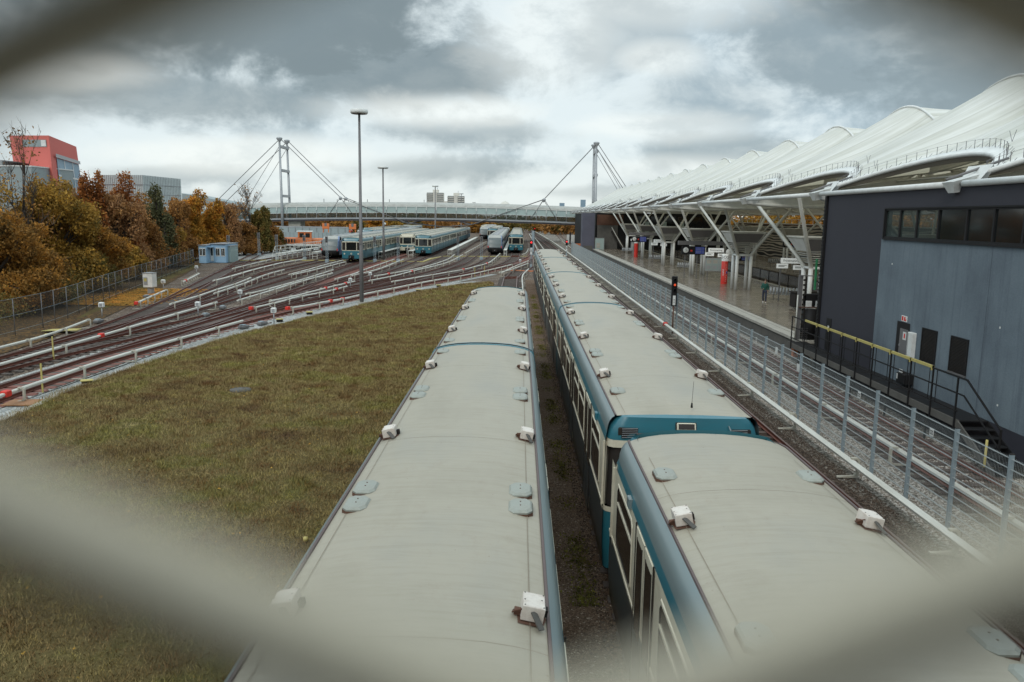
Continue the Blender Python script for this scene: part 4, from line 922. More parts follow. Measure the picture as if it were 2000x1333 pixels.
# branching columns
def posts(b): b.tube([(0, 0, 1.0), (0, 0, 4.0)], .145, 'white', 14)
def colring(b):
    for a, c in (((-.6, -.65), (.6, -.65)), ((.6, -.65), (.6, .65)), ((.6, .65), (-.6, .65)), ((-.6, .65), (-.6, -.65))): b.tube([(*a, 3.98), (*c, 3.98)], .09, 'white', 8)
def hopper(b):
    lv = [(4.25, .55), (4.62, .78), (5.05, 1.0)]
    for i, z in enumerate((4.3, 4.45, 4.6, 4.75, 4.9)):
        h = .62+(z-4.3)*.62; b.box(-h, h, -h, h, z, z+.045, 'wsteel')
    b.loft([[(-1.02, -1.02, 5.05), (1.02, -1.02, 5.05), (1.02, 1.02, 5.05), (-1.02, 1.02, 5.05)], [(-1.55, -1.55, 5.95), (1.55, -1.55, 5.95), (1.55, 1.55, 5.95), (-1.55, 1.55, 5.95)]], 'wsteel', True, False)
    b.box(-1.6, 1.6, -1.6, 1.6, 5.95, 6.03, 'wsteel'); b.loft([[(-.95, -1.06, 5.10), (.95, -1.06, 5.10)], [(-1.35, -1.50, 5.85), (1.35, -1.50, 5.85)]], 'pole', False, False)
    b.loft([[(-1.06, -.95, 5.10), (-1.06, .95, 5.10)], [(-1.50, -1.35, 5.85), (-1.50, 1.35, 5.85)]], 'white', False, False)
def make_col(x, y, label):
    c = empty('branching_column', (x, y, 0), label, 'column', 'branching white columns carrying the canopy')
    s = -1 if x < 27 else 1
    for i, (a, d) in enumerate(((-.6, -.65), (.6, -.65), (-.6, .65), (.6, .65))):
        inst('post', 'post', posts, c, (a, d, 0))
    inst('collar', 'colring', colring, c); inst('louvred_hopper', 'hopper', hopper, c)
    for a, d, tx, ty, tz in ((-.6, -.65, -3.1, -4.7, 8.5), (-.6, .65, -3.1, 4.7, 8.5), (.6, -.65, 4.7, -4.7, 10.6), (.6, .65, 4.7, 4.7, 10.6)):
        tx = tx if s < 0 else tx*1.0
        def br(b, a=a, d=d, tx=tx, ty=ty, tz=tz): b.tube([(a, d, 3.9), (a, d, 4.02), (a+(tx-a)*.1, d+(ty-d)*.1, 4.02+(tz-4.02)*.12), (tx, ty, tz)], [.145, .15, .135, .105], 'wsteel', 12)
        o = inst('branch', 'br%.1f%.1f' % (tx, ty), br, c)
    if s > 0: c.rotation_euler[2] = math.pi
    return c
YC = [35.2, 52.8, 70.5, 88.0, 105.6, 123.5, 141.5]
nm = {35.2: 'behind the upper windows of the dark building', 52.8: 'beside the dark service gate', 70.5: 'next to the red help pillar, nearest in full view', 88.0: 'behind the hanging clock and blue display', 105.6: 'third from the red help pillar', 123.5: 'fourth from the red help pillar', 141.5: 'last one before the dark end block'}
for y in YC: make_col(19.6, y, 'white branching column on the near platform '+nm[y])
nm2 = {52.8: 'hidden mostly by the dark building', 70.5: 'right of the walking person', 88.0: 'behind the white station name board', 105.6: 'in front of the wave painted wall middle', 123.5: 'between the red pillars far back', 141.5: 'at the dark end'}
for y in YC[1:]: make_col(35.6, y, 'white branching column on the far platform '+nm2[y])
# dark building
bd = empty('station_building', (14.7, 0, 0), 'dark plum building with a blue grey plaster side and a strip of upper windows', 'building')
b = MB(); T = .25
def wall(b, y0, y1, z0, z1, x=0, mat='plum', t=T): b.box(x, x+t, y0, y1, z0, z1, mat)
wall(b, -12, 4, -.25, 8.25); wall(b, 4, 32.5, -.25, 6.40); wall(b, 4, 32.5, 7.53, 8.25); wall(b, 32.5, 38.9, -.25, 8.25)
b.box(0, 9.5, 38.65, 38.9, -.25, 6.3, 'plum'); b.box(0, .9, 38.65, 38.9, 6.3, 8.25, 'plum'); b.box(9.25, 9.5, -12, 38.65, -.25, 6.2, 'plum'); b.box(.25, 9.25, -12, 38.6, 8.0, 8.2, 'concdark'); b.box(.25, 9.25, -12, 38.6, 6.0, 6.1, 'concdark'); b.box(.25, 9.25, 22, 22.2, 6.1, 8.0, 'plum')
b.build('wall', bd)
b = MB(); b.box(-.012, -.001, -12, 32.72, .96, 6.36, 'plaster'); b.build('plaster_panel', bd)
b = MB()
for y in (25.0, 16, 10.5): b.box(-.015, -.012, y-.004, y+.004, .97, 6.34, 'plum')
b.build('panel_joint', bd)
for y, z in ((31.6, 5.4), (26.1, 2.9), (23.9, 1.55), (24.2, 3.9)): b = MB(); b.box(-.02, -.012, y-.03, y+.03, z-.03, z+.03, 'white'); b.build('wall_plug', bd)
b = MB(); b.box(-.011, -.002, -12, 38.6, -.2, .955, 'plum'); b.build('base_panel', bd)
ws = [32.5, 31.25, 29.95, 28.42, 26.62, 25.1, 23.6, 22.1, 20.6, 19.1, 17.6, 16.1, 14.6, 13.1, 11.6, 10.1, 8.6, 7.1, 5.6, 4.0]
for i in range(len(ws)-1):
    b = MB(); y1, y0 = ws[i], ws[i+1]
    for a in ((y0, y0+.045), (y1-.045, y1)): b.box(-.03, .08, a[0], a[1], 6.40, 7.53, 'black')
    b.box(-.03, .08, y0+.045, y1-.045, 6.40, 6.46, 'black'); b.box(-.03, .08, y0+.045, y1-.045, 7.47, 7.53, 'black')
    f = b.build('window', bd); b = MB(); b.box(.02, .035, y0+.045, y1-.045, 6.46, 7.47, 'clear' if i < 3 else 'glass'); b.build('pane', f)
b = MB(); b.box(-.07, -.03, 4, 32.56, 6.33, 6.40, 'black'); b.box(-.07, -.03, 4, 32.56, 7.53, 7.58, 'black'); b.box(-.07, -.03, 32.5, 32.56, 6.40, 7.53, 'black'); b.build('window_surround', bd)
def louv(y0, y1, z0=2.08, z1=3.28):
    b = MB(); b.box(-.03, -.014, y0, y1, z0, z1, 'black')
    for k in range(24):
        z = z0+.03+k*(z1-z0-.06)/24; b.bar((-.045, y0+.04, z), (-.045, y1-.04, z), .03, .016, 'dark')
    for a in ((y0, y0+.04), (y1-.04, y1)): b.box(-.06, -.03, a[0], a[1], z0, z1, 'black')
    b.box(-.06, -.03, y0+.04, y1-.04, z1-.04, z1, 'black'); b.box(-.07, -.03, y0-.02, y1+.02, z0-.05, z0, 'pole'); return b.build('louvre', bd)
louv(27.72, 28.75); louv(25.75, 26.8)
b = MB(); b.box(-.025, -.013, 29.72, 30.72, 1.95, 3.27, 'black'); b.box(-.04, -.025, 29.80, 30.42, 1.97, 3.02, 'pole'); b.box(-.07, -.04, 30.35, 30.38, 2.35, 2.42, 'silver'); dd = b.build('door', bd)
b = MB(); b.box(-.045, -.04, 29.9, 30.16, 2.62, 2.92, 'white'); b.box(-.048, -.045, 29.98, 30.08, 2.68, 2.86, 'red'); b.build('door_sticker', dd)
b = MB(); b.box(-.03, -.013, 29.98, 30.42, 3.30, 3.52, 'white'); b.box(-.034, -.03, 30.02, 30.2, 3.33, 3.40, 'red'); b.box(-.034, -.03, 30.1, 30.2, 3.40, 3.48, 'red'); b.box(-.034, -.03, 30.26, 30.38, 3.33, 3.49, 'red'); tag(b.build('fire_sign', None, (14.7, 0, 0)), 'small white fire sign with red symbols above the dark door', 'sign')
b = MB(); b.bbox(-.16, -.014, 29.18, 29.55, 2.05, 3.0, 'white', .015); b.box(-.165, -.16, 29.5, 29.52, 2.1, 2.95, 'pole'); tag(b.build('electrical_cabinet', None, (14.7, 0, 0)), 'flat white wall cabinet beside the dark door', 'cabinet')
b = MB(); b.bbox(-.35, -.014, 29.1, 29.75, 1.05, 1.45, 'black', .03); b.box(-.36, -.34, 29.3, 29.55, 1.48, 1.6, 'white'); b.box(-.3, -.2, 29.4, 29.45, 1.45, 1.5, 'dark'); b.box(-.358, -.35, 29.65, 29.72, 1.2, 1.4, 'white'); tag(b.build('cleaning_machine', None, (14.7, 0, 0)), 'small black machine with white parts below the dark door', 'machine')
b = MB(); b.box(-.03, -.001, 37.2, 37.75, 1.0, 2.5, 'black'); b.box(-.036, -.03, 37.38, 37.55, 1.9, 2.15, 'white'); b.build('side_hatch', bd)
b = MB(); b.box(-.10, -.001, 38.70, 38.88, -.2, 8.2, 'black')
for k in range(44): b.box(-.12, -.10, 38.70, 38.88, -.1+k*.18, -.02+k*.18, 'black')
b.build('corner_trim', bd)
b = MB(); b.box(-.09, -.03, 39.0, 39.15, 3.0, 4.5, 'leafglass'); b.box(-.03, .05, 39.02, 39.1, 3.6, 3.7, 'pole'); o = b.build('green_sign', None, (14.55, 0, .7)); tag(o, 'tall narrow green sign at the corner of the dark building', 'sign')
# service walkway
wk = empty('service_walkway', (13.75, 24.2, .95), 'black steel service walkway with yellow topped railing along the building wall', 'walkway')
b = MB(); b.box(.02, .92, .05, 16.0, -.04, 0, 'black'); b.box(-.03, .02, .05, 16.0, -.22, .02, 'concdark')
for k in range(11): b.box(.02, .9, .1+k*1.55, .14+k*1.55, .0, .006, 'dark')
b.build('deck', wk)
ry = [37.8, 36.2, 34.8, 33.35, 31.9, 30.4, 28.9, 27.4, 25.9, 24.4]
for i, y in enumerate([39.6]+ry):
    b = MB(); b.box(-.075, -.03, y-24.2-.025, y-24.2+.025, -.25, 1.35, 'black'); b.build('railing_post', wk)
b = MB(); b.bar((-.05, 13.6, 1.36), (-.05, 15.5, 1.36), .048, .048, 'black'); b.bar((-.05, .1, 1.36), (-.05, 1.7, 1.36), .048, .048, 'black'); b.bar((-.05, .1, .85), (-.05, 15.5, .85), .04, .04, 'black'); b.bar((-.05, .1, .30), (-.05, 15.5, .30), .04, .04, 'black')
for y in ry[:-1]:
    for d in (.22, -.25): b.bar((-.05, y-24.2+d, .3), (-.05, y-24.2+d, 1.34), .02, .02, 'black')
b.bar((-.05, .1, 1.36), (-.05, -.3, 1.36), .048, .048, 'black'); b.bar((-.05, -.3, 1.36), (-.05, -2.2, .30), .048, .048, 'black'); b.bar((-.05, .1, .85), (-.05, -.2, .85), .04, .04, 'black'); b.bar((-.05, -.2, .85), (-.05, -2.2, -.25), .04, .04, 'black'); b.bar((-.05, -2.2, -1), (-.05, -2.2, .32), .048, .048, 'black')
b.build('handrail', wk)
for i in range(8):
    y1, y0 = ry[i], ry[i+1]; b = MB(); b.box(-.085, -.015, y0-24.2+.04, y1-24.2-.02, 1.34, 1.43, 'yellow'); b.box(-.095, -.01, y0-24.2+.04, y0-24.2+.10, 1.27, 1.43, 'yellow'); b.build('yellow_guard', wk)
for k in range(6):
    b = MB(); b.box(0, .9, -.05-.35*(k+1), .02-.35*k, -.17*(k+1)-.03, -.17*(k+1), 'black'); b.build('stair_tread', wk)
b = MB(); b.bar((-.02, .1, -.1), (-.02, -2.1, -1.12), .05, .24, 'concdark'); b.bar((.93, .1, -.1), (.93, -2.1, -1.12), .05, .24, 'black')
for y in (2, 5, 8.2, 11.3, 14.4): b.box(.0, .06, y, y+.06, -1.2, -.04, 'black')
b.build('frame', wk)
b = MB(); b.tube([(0, 0, -.25), (0, 0, .95)], .035, 'yellow', 8); b.tube([(0, 0, -.25), (0, 0, .15)], .037, 'dark', 8); tag(b.build('marker_post', None, (13.4, 22.1, 0)), 'leaning yellow post at the foot of the black stairs', 'post')
# service gate at the platform end
gt = empty('service_gate', (15.6, 40.6, 1), 'rusty dark gate frame with a black drum and cable rack at the platform end', 'gate')
b = MB(); b.box(-1.35, -1.15, 0, .15, 0, 3.3, 'pole'); 
for k in range(12): b.box(-1.12, -1.02, -.02, .05, .25+k*.25, .35+k*.25, 'dark')
b.box(-1.0, -.96, 0, .1, 0, 3.3, 'dark'); b.build('cable_rack', gt)
b = MB()
for x in (-1.4, -.1): b.tube([(x, -.1, -.0), (x, -.1, 2.3)], .035, 'wsteel', 8)
b.box(-1.3, .15, -.1, -.05, 3.25, 3.3, 'pole'); b.box(-1.3, .15, -.1, -.02, 1.65, 1.7, 'rust'); b.build('frame', gt)
b = MB(); b.lathe((-.6, .25, 0), [(.0, 0), (.42, 0), (.42, 1.55), (0, 1.55)], 'black', 20); b.build('drum', gt)
b = MB(); b.bbox(-1.0, -.1, .0, .3, 1.75, 2.35, 'black', .03); b.bbox(-.25, .1, -.1, .2, 2.4, 3.1, 'black', .05); b.build('panel', gt)
for a in (-.95, -.45): b = MB(); b.bbox(a, a+.3, -.05, .1, 1.64, 2.0, 'white', .02); b.build('white_box', gt)
b = MB()
for k in range(9): b.bar((-1.3+.12*k, -.12, .02), (-1.3+.12*k, -.12, .62), .012, .012, 'pole')
for k in range(6): b.bar((-1.35, -.12, .05+.11*k), (-.1, -.12, .05+.11*k), .012, .012, 'pole')
b.build('grille', gt)
b = MB(); b.bbox(-.2, .2, -.15, .15, -.25, .25, 'orange', .03); b.box(-.3, .3, -.05, .2, .25, .45, 'black'); b.tube([(.3, 0, 0), (.5, .1, -.3), (.7, 0, -.7)], .04, 'pole', 6); b.tube([(.35, 0, .1), (.65, .1, -.2), (.9, 0, -.7)], .04, 'silver', 6); tag(b.build('orange_lamp', None, (14.15, 40.0, .45)), 'orange box with hanging hoses under the end of the platform', 'box')
# end block, pillar, wave wall
eb = empty('end_block', (15, 157.5, 0), 'dark escalator block closing the far end of the platforms', 'building')
b = MB(); b.box(0, 26, 0, 60, 0, 8.0, 'black'); b.build('wall', eb)
b = MB(); b.box(.2, 4.2, -.25, -.02, 1.0, 5.6, 'concdark'); b.box(.1, 5.2, -.3, -.02, 5.6, 7.6, 'rust'); b.build('side_panel', eb)
b = MB(); b.bar((3.0, -.4, 5.2), (5.0, -3.5, 1.3), .1, .12, 'wsteel'); b.bar((3.2, -.4, 4.4), (5.2, -3.5, 1.1), .7, .3, 'dark'); b.build('escalator_rail', eb)
for k in range(6):
    b = MB(); b.box(8+k*2.6, 10.2+k*2.6, -.06, -.02, 4.6, 7.4, 'glass'); b.build('window', eb)
for k in range(3):
    b = MB(); b.box(9.5+k*3.4, 10.3+k*3.4, -.09, -.06, 4.2, 6.4, 'frost'); b.build('lit_panel', eb)
b = MB(); b.box(5.5, 26, -1.5, 0, 4.1, 4.35, 'black'); b.build('gallery', eb)
b = MB(); b.box(-1.2, 1.2, -.6, 2.5, -.2, 7.9, 'purple'); b.box(-.9, .9, -.62, -.6, .3, 1.6, 'concdark'); tag(b.build('pillar', None, (13.4, 157, 0)), 'tall grey violet pillar at the far end of the mesh fence', 'pillar')
b = MB(); b.box(-.9, .9, -.05, .05, 1.0, 3.1, 'frost'); b.box(-.95, .95, -.08, .08, 3.1, 3.2, 'pole'); b.box(-.95, -.85, -.08, .08, 1.0, 3.1, 'pole'); b.box(.85, .95, -.08, .08, 1.0, 3.1, 'pole'); b.box(-.6, .1, -.08, -.05, 1.2, 2.2, 'conc'); tag(b.build('glass_screen', None, (15.6, 155.8, 0)), 'glass screen with a pale picture beside the violet pillar', 'screen')
b = MB(); b.box(0, .3, 36, 157, 0, 6.25, 'wave'); tag(b.build('wave_wall', None, (41.6, 0, 0)), 'long dark wall painted with cream waves behind the far platform', 'wall')
b = MB(); b.box(0, .4, 36, 157, 6.26, 6.50, 'red' if 0 else 'rust'); b.box(-.05, .0, 36, 157, 6.44, 6.56, 'white')
for k in range(40): b.box(.1, .16, 37+k*3, 37.06+k*3, 6.5, 7.2, 'white')
b.box(.1, .15, 36, 157, 7.15, 7.2, 'white'); tag(b.build('parapet', None, (41.6, 0, 0)), 'rusty red coping with a white rail on top of the wave wall', 'parapet')
# divider fence between station tracks
df = empty('divider_fence', (24.9, 42, 0), 'dark low fence with glass infill along the back edge of the near platform', 'fence')
b = MB(); b.box(0, .04, 0, 110, 2.0, 2.06, 'black'); b.box(0, .04, 0, 110, 1.05, 1.10, 'black'); b.build('rail', df)
b = MB(); b.box(.015, .025, 0, 110, 1.1, 2.0, 'glassb'); b.build('infill', df)
for k in range(38): inst('post', 'dpost', lambda b: b.box(-.02, .06, -.03, .03, .9, 2.1, 'black'), df, (0, k*2.9, 0))
# platform furniture
def bench_seat(b):
    for k in range(9):
        y = -.96+k*.24; b.tube([(.05, y, .45), (-.30, y, .40), (-.42, y, .44)], .05, 'silver', 5, flat=(1.8, .5)); b.tube([(.06, y, .45), (.16, y, .72), (.24, y, .92)], .05, 'silver', 5, flat=(1.8, .5))
def bench(x, y, label, rz=0):
    e = empty('bench', (x, y, 1.0), label, 'bench', 'steel slatted benches on the platform', rz)
    inst('seat', 'bseat', bench_seat, e)
    for d in (-.7, .7): inst('leg', 'bleg', lambda b: (b.bar((0, 0, 0), (0, 0, .42), .05, .05, 'pole'), b.bar((-.3, 0, .01), (.2, 0, .01), .05, .02, 'pole'), b.bar((-.35, 0, .40), (.1, 0, .42), .03, .04, 'pole')), e, (0, d, 0))
bench(20.35, 61.3, 'steel bench directly behind the walking person', math.radians(62)); bench(19.7, 94.5, 'steel bench left of the clock and blue display', math.radians(62)); bench(19.4, 113.5, 'third steel bench counted from the walking person', math.radians(62)); bench(18.8, 139, 'farthest steel bench, near the end block', math.radians(62))
bench(34.5, 90, 'steel bench on the far platform under a small name board', math.radians(62)); bench(34.6, 108, 'steel bench deep on the far platform', math.radians(62))
# help pillar
hp = empty('help_pillar', (19.45, 75.7, 1), 'red cylindrical help pillar lettered SOS standing near a column', 'help pillar')
b = MB(); b.lathe((0, 0, 0), [(.30, 0), (.30, 2.15), (.29, 2.16)], 'red', 24); b.build('body', hp)
b = MB(); b.lathe((0, 0, 0), [(.305, 2.16), (.305, 2.75), (.29, 2.80), (0, 2.80)], 'signlit', 24); b.build('top', hp)
for s_, (tx, sz, z, m) in enumerate((('SOS', .40, 2.52, 'black'), ('NOTRUF', .13, 2.26, 'black'))): text(tx, sz, m, hp, (-.08, -.312, z), (math.pi/2, 0, math.radians(-14)))
text('INFO', .26, 'white', hp, (-.19, -.255, 1.1), (math.pi/2, -math.pi/2*0, math.radians(-38)), align='CENTER').rotation_euler = (math.pi/2, math.pi/2, math.radians(-38))
b = MB()
for k in range(9): b.box(.02+.05*(k % 2), .07+.05*(k % 2), -.312, -.300, .25+k*.19, .31+k*.19, 'white')
b.box(.10, .2, -.29, -.26, 1.0, 1.25, 'screenblue'); b.build('markings', hp)
hp2 = empty('help_pillar', (18.35, 126.0, 1), 'plain red cylindrical pillar further down the near platform', 'help pillar'); b = MB(); b.lathe((0, 0, 0), [(.3, 0), (.3, 2.15)], 'red', 16); b.build('body', hp2); b = MB(); b.lathe((0, 0, 0), [(.305, 2.15), (.305, 2.75), (0, 2.8)], 'white', 16); b.build('top', hp2)
# information board with three posters
def board(x, y, label, posters=True, name=True, z=1.0, full=True):
    e = empty('information_board', (x, y, z), label, 'notice board')
    for d in (-.75, .75): inst('leg', 'ileg', lambda b: b.box(-.04, .04, -.04, .04, 0, 2.9, 'pole'), e, (d, 0, 0))
    if posters:
        b = MB(); b.box(-1.0, 1.0, -.06, .06, 1.0, 2.3, 'silver'); b.build('panel', e)
        for k in range(3):
            b = MB(); b.box(-.92+k*.62, -.36+k*.62, -.075, -.06, 1.08, 2.22, 'frost'); b.box(-.86+k*.62, -.42+k*.62, -.08, -.075, 1.75, 2.1, 'conc'); b.box(-.86+k*.62, -.5+k*.62, -.08, -.075, 1.2, 1.55, 'silver'); b.build('poster', e)
    if name:
        b = MB(); b.box(-.75, .75, -.05, .05, 2.85, 3.25, 'signlit'); b.build('name_plate', e)
        text('Fröttmaning', .24, 'black', e, (0, -.056, 3.05), (math.pi/2, 0, 0))
        for s, zz in ((-1, 2.62), (1, 2.52)):
            b = MB(); b.box(s*.62-.42, s*.62+.42, -.05, .05, zz-.14, zz+.2, 'signlit'); b.box(s*.62-.3, s*.62+.15, -.056, -.05, zz-.02, zz+.03, 'pole'); b.box(s*.62-.3, s*.62+.3, -.056, -.05, zz+.06, zz+.10, 'pole'); b.build('direction_plate', e)
    return e
board(19.3, 78.7, 'three poster glass notice board under white plates, left of the red help pillar')
e = board(20.4, 60.2, 'white station name board on tall posts above the bench by the walking person', False)
b = MB(); b.bbox(.85, 1.15, -.1, .12, .35, .8, 'black', .03); b.build('litter_bin', e)
board(18.8, 108, 'name board with white plates left of the clock, on the near platform', False); board(18.6, 126.5, 'small notice board beside the plain red pillar'); board(34.6, 92.5, 'name board seen on the far platform before the wave wall', False)
# clock and departure displays
def display(x, y, z, label, w_=1.18, post=True):
    e = empty('departure_display', (x, y, z), label, 'display')
    b = MB(); b.box(-w_, w_, -.16, .16, -.42, .42, 'black'); b.build('case', e)
    b = MB(); b.lathe((0, 0, 0), [(.0, .03), (.24, .03), (.27, .02), (.28, 0)], 'white', 20); c = b.build('clock', e); c.rotation_euler = (math.pi/2, 0, 0); c.location = (-w_+.38, -.16, .02)
    b = MB(); b.box(-.015, .015, 0, .2, .032, .04, 'black'); b.bar((0, 0, .036), (.15, -.09, .036), .03, .006, 'black'); b.build('clock_hands', c)
    b = MB(); b.box(w_-1.0, w_-.1, -.175, -.16, -.33, .35, 'scr'); d = b.build('screen', e)
    b = MB()
    for k in range(4): b.box(w_-.95, w_-.4, -.18, -.175, .22-k*.16, .26-k*.16, 'silver'); b.box(w_-.3, w_-.15, -.18, -.175, .22-k*.16, .26-k*.16, 'silver')
    b.build('screen_lines', d)
    b = MB(); b.box(-w_+.85, -w_+1.05, -.175, -.16, -.12, .06, 'red'); b.build('line_symbol', e)
    if post:
        b = MB(); b.box(-w_-.4, w_+4.6, -.1, .25, .55, .95, 'wsteel' if 0 else 'pole'); b.build('beam', e)
        for px_ in (-w_+.35, -w_+1.6): 
            b = MB(); b.box(px_-.04, px_+.04, -.04, .04, -z+1, -.42, 'pole'); b.build('leg', e)
    return e
display(17.9, 82.5, 3.85, 'black hanging display with white clock face and blue screen, nearest on the platform')
display(17.6, 118, 4.0, 'small distant black display with clock near the end block', 1.1)
display(33.2, 98, 4.2, 'dim blue display deep on the far platform', 1.1, False); display(24.5, 88, 3.0, 'round station clock half hidden behind the main branching column', .9, False)
b = MB(); b.lathe((0, 0, 0), [(.0, .05), (.34, .05), (.38, .0), (.34, -.05), (0, -.05)], 'white', 20); b.box(-.01, .01, 0, .25, .05, .06, 'black'); b.bar((0, 0, .055), (.15, .08, .055), .03, .006, 'black'); o = b.build('round_clock', None, (20.3, 77.4, 3.9)); o.rotation_euler = (math.pi/2, 0, 0); tag(o, 'round white clock above the three poster notice board', 'clock')
b = MB(); b.bbox(-.9, .9, -.45, .45, .12, 1.1, 'dark', .05); b.box(-.95, .95, -.5, .5, 1.1, 1.18, 'dark')
for s in (-.35, .35): b.box(s-.2, s+.2, -.5, -.4, 0, .14, 'white')
o = b.build('covered_cart', None, (19.9, 55.3, 1.0)); o.rotation_euler[2] = .1; tag(o, 'dark covered cart with white feet right of the steel bench', 'cart')
# mesh fence
fe = empty('mesh_fence', (10.2, 9, 0), 'long grey welded mesh fence between the white conductor rail and the platform', 'fence')
def fpost(b): b.box(-.045, .045, -.03, .03, -.2, 2.34, 'galv'); b.box(-.05, .05, -.035, .035, 2.34, 2.355, 'dark')
for k in range(72): inst('post', 'fpost', fpost, fe, (0, k*2.06+.75, 0))
b = MB()
for k in range(11):
    z = .10+k*.215
    for dx_ in (-.014, .014): b.bar((dx_, 0, z), (dx_, 149, z), .008, .009, 'wire')
b.build('horizontal_wires', fe)
def vw(b):
    for k in range(206): b.bar((.0, .025+k*.05, .08), (.0, .025+k*.05, 2.29), .0028, .0028, 'wire')
for k in range(14): inst('mesh_panel', 'vwire', vw, fe, (0, k*10.3, 0))
def plaque(y, z, label, big=False):
    b = MB(); h = .13 if big else .09; b.box(-.055, -.045, -h, h, -h*1.05, h*1.05, 'white')
    if not big:
        for k in (-1, 0, 1): b.box(-.058, -.055, k*.05-.017, k*.05+.017, -.05, .05, 'black'); b.box(-.060, -.058, k*.05-.008, k*.05+.008, -.03, .03, 'white')
    tag(b.build('fence_plaque', None, (10.2, y, z)), label, 'sign', 'small white plaques on the mesh fence')
plaque(19.0, 1.97, 'white numbered plaque on the mesh fence, nearest and lowest in the photo'); plaque(23.2, 1.95, 'white numbered plaque on the mesh fence below the black walkway middle'); plaque(28.4, 1.78, 'narrow white plaque right beside a fence post', True); plaque(30.9, 1.98, 'largest blank white plaque on the mesh fence, slightly tilted', True); plaque(33.6, 2.0, 'small white plaque left of the largest blank one'); plaque(78, 2.2, 'tiny distant white plaque on the mesh fence')
# signal beside the fence
def signal(x, y, h, label, lamps, scale=1.0, plate=True):
    e = empty('railway_signal', (x, y, -.2), label, 'railway signal', 'railway signals with red lamps')
    b = MB(); b.tube([(0, 0, 0), (0, 0, h-1.9*scale)], .045, 'rust', 8); b.build('post', e)
    b = MB(); b.bbox(-.17*scale, .17*scale, -.08, .10, h-1.9*scale, h, 'black', .03); b.build('housing', e)
    for k in range(lamps):
        b = MB(); b.tube([(0, -.09, 0), (0, -.22, .0)], .085*scale, 'black', 10, False); q = b.build('hood', e); q.location = (0, 0, h-.22*scale-k*.32*scale)
        b = MB(); b.tube([(0, -.085, 0), (0, -.10, 0)], .075*scale, 'ledred' if k == 1 or lamps == 1 else 'glass', 12); q = b.build('lamp', e); q.location = (0, 0, h-.22*scale-k*.32*scale)
    if plate:
        b = MB(); b.box(-.085, .085, -.10, -.08, h-1.82*scale, h-1.22*scale, 'white'); b.box(-.03, .03, -.104, -.10, h-1.66*scale, h-1.60*scale, 'black'); b.box(-.045, .045, -.104, -.10, h-1.52*scale, h-1.46*scale, 'pole'); b.build('number_plate', e)
    return e
signal(9.86, 50.4, 3.65, 'railway signal with a lit orange red lamp and white number plate by the mesh fence', 3)
def rsig(p, y, h, label):
    e = empty('railway_signal', (p, y, -.2), label, 'railway signal', 'railway signals with red lamps')
    b = MB(); b.tube([(0, 0, 0), (0, 0, h-.9)], .06, 'galv', 8); b.bbox(-.14, .14, -.1, .1, 0, .5, 'galv', .03); b.build('post', e)
    b = MB(); b.bbox(-.2, .2, -.12, .12, h-1.0, h, 'black', .04); b.build('housing', e)
    b = MB(); b.tube([(0, -.13, h-.3), (0, -.16, h-.3)], .14, 'redlamp', 12); b.build('lamp', e)
    b = MB(); b.box(-.13, .13, -.09, -.07, h-2.0, h-1.1, 'white'); b.box(-.08, .08, -.095, -.09, h-1.6, h-1.3, 'black'); b.box(-.03, .03, -.10, -.095, h-1.55, h-1.35, 'white'); b.build('number_plate', e)
rsig(1.75, 114, 3.9, 'red lit signal between the two near trains far ends'); rsig(8.9, 150, 3.0, 'red lit signal at the right edge of the middle train far end'); rsig(4.6, 240, 4.0, 'small distant red signal beyond the footbridge')
# ------------------------------------------------------------------ person
def skin(name, verts, edges, radii, mat, parent, sub=1, root=0):
    me = bpy.data.meshes.new(name); me.from_pydata(verts, edges, []); me.update(); o = bpy.data.objects.new(name, me); col.objects.link(o)
    md = o.modifiers.new('s', 'SKIN'); md.use_smooth_shade = True
    for i, v in enumerate(me.skin_vertices[0].data): v.radius = radii[i] if isinstance(radii[i], tuple) else (radii[i], radii[i]); v.use_root = (i == root)
    o.modifiers.new('u', 'SUBSURF').levels = sub; o.modifiers['u'].render_levels = sub; bpy.context.view_layer.update()
    m2 = bpy.data.meshes.new_from_object(o.evaluated_get(bpy.context.evaluated_depsgraph_get())); bpy.data.objects.remove(o)
    m2.materials.clear(); m2.materials.append(MT[mat]); m2.polygons.foreach_set('use_smooth', [True]*len(m2.polygons)); o = bpy.data.objects.new(name, m2); col.objects.link(o); o.parent = parent; return o
pe = empty('person', (18.1, 58.6, 1.0), 'walking person in a green jacket, dark jeans and white shoes on the platform', 'person', rz=math.radians(-20))
S = 1.0
J = dict(pel=(0, 0, .90), sp=(0, .0, 1.10), ch=(0, -.02, 1.30), nk=(0, -.03, 1.45), hd=(0, -.05, 1.56), ht=(0, -.04, 1.67),
 hl=(.09, 0, .87), kl=(.10, -.16, .50), al=(.10, -.10, .10), tl=(.11, -.26, .05), hr=(-.09, 0, .87), kr=(-.10, -.02, .47), ar=(-.09, .20, .13), tr=(-.09, .08, .03),
 sl=(.17, -.01, 1.38), el=(.24, .10, 1.12), wl=(.20, -.02, .92), hnl=(.19, -.08, .85), sr=(-.17, -.01, 1.38), er=(-.25, -.02, 1.12), wr=(-.12, -.17, 1.05), hnr=(-.06, -.22, 1.08))
def sk(name, keys, edges, rad, mat, parent, **k):
    return skin(name, [J[a] for a in keys], [(keys.index(a), keys.index(c)) for a, c in edges], rad, mat, parent, **k)
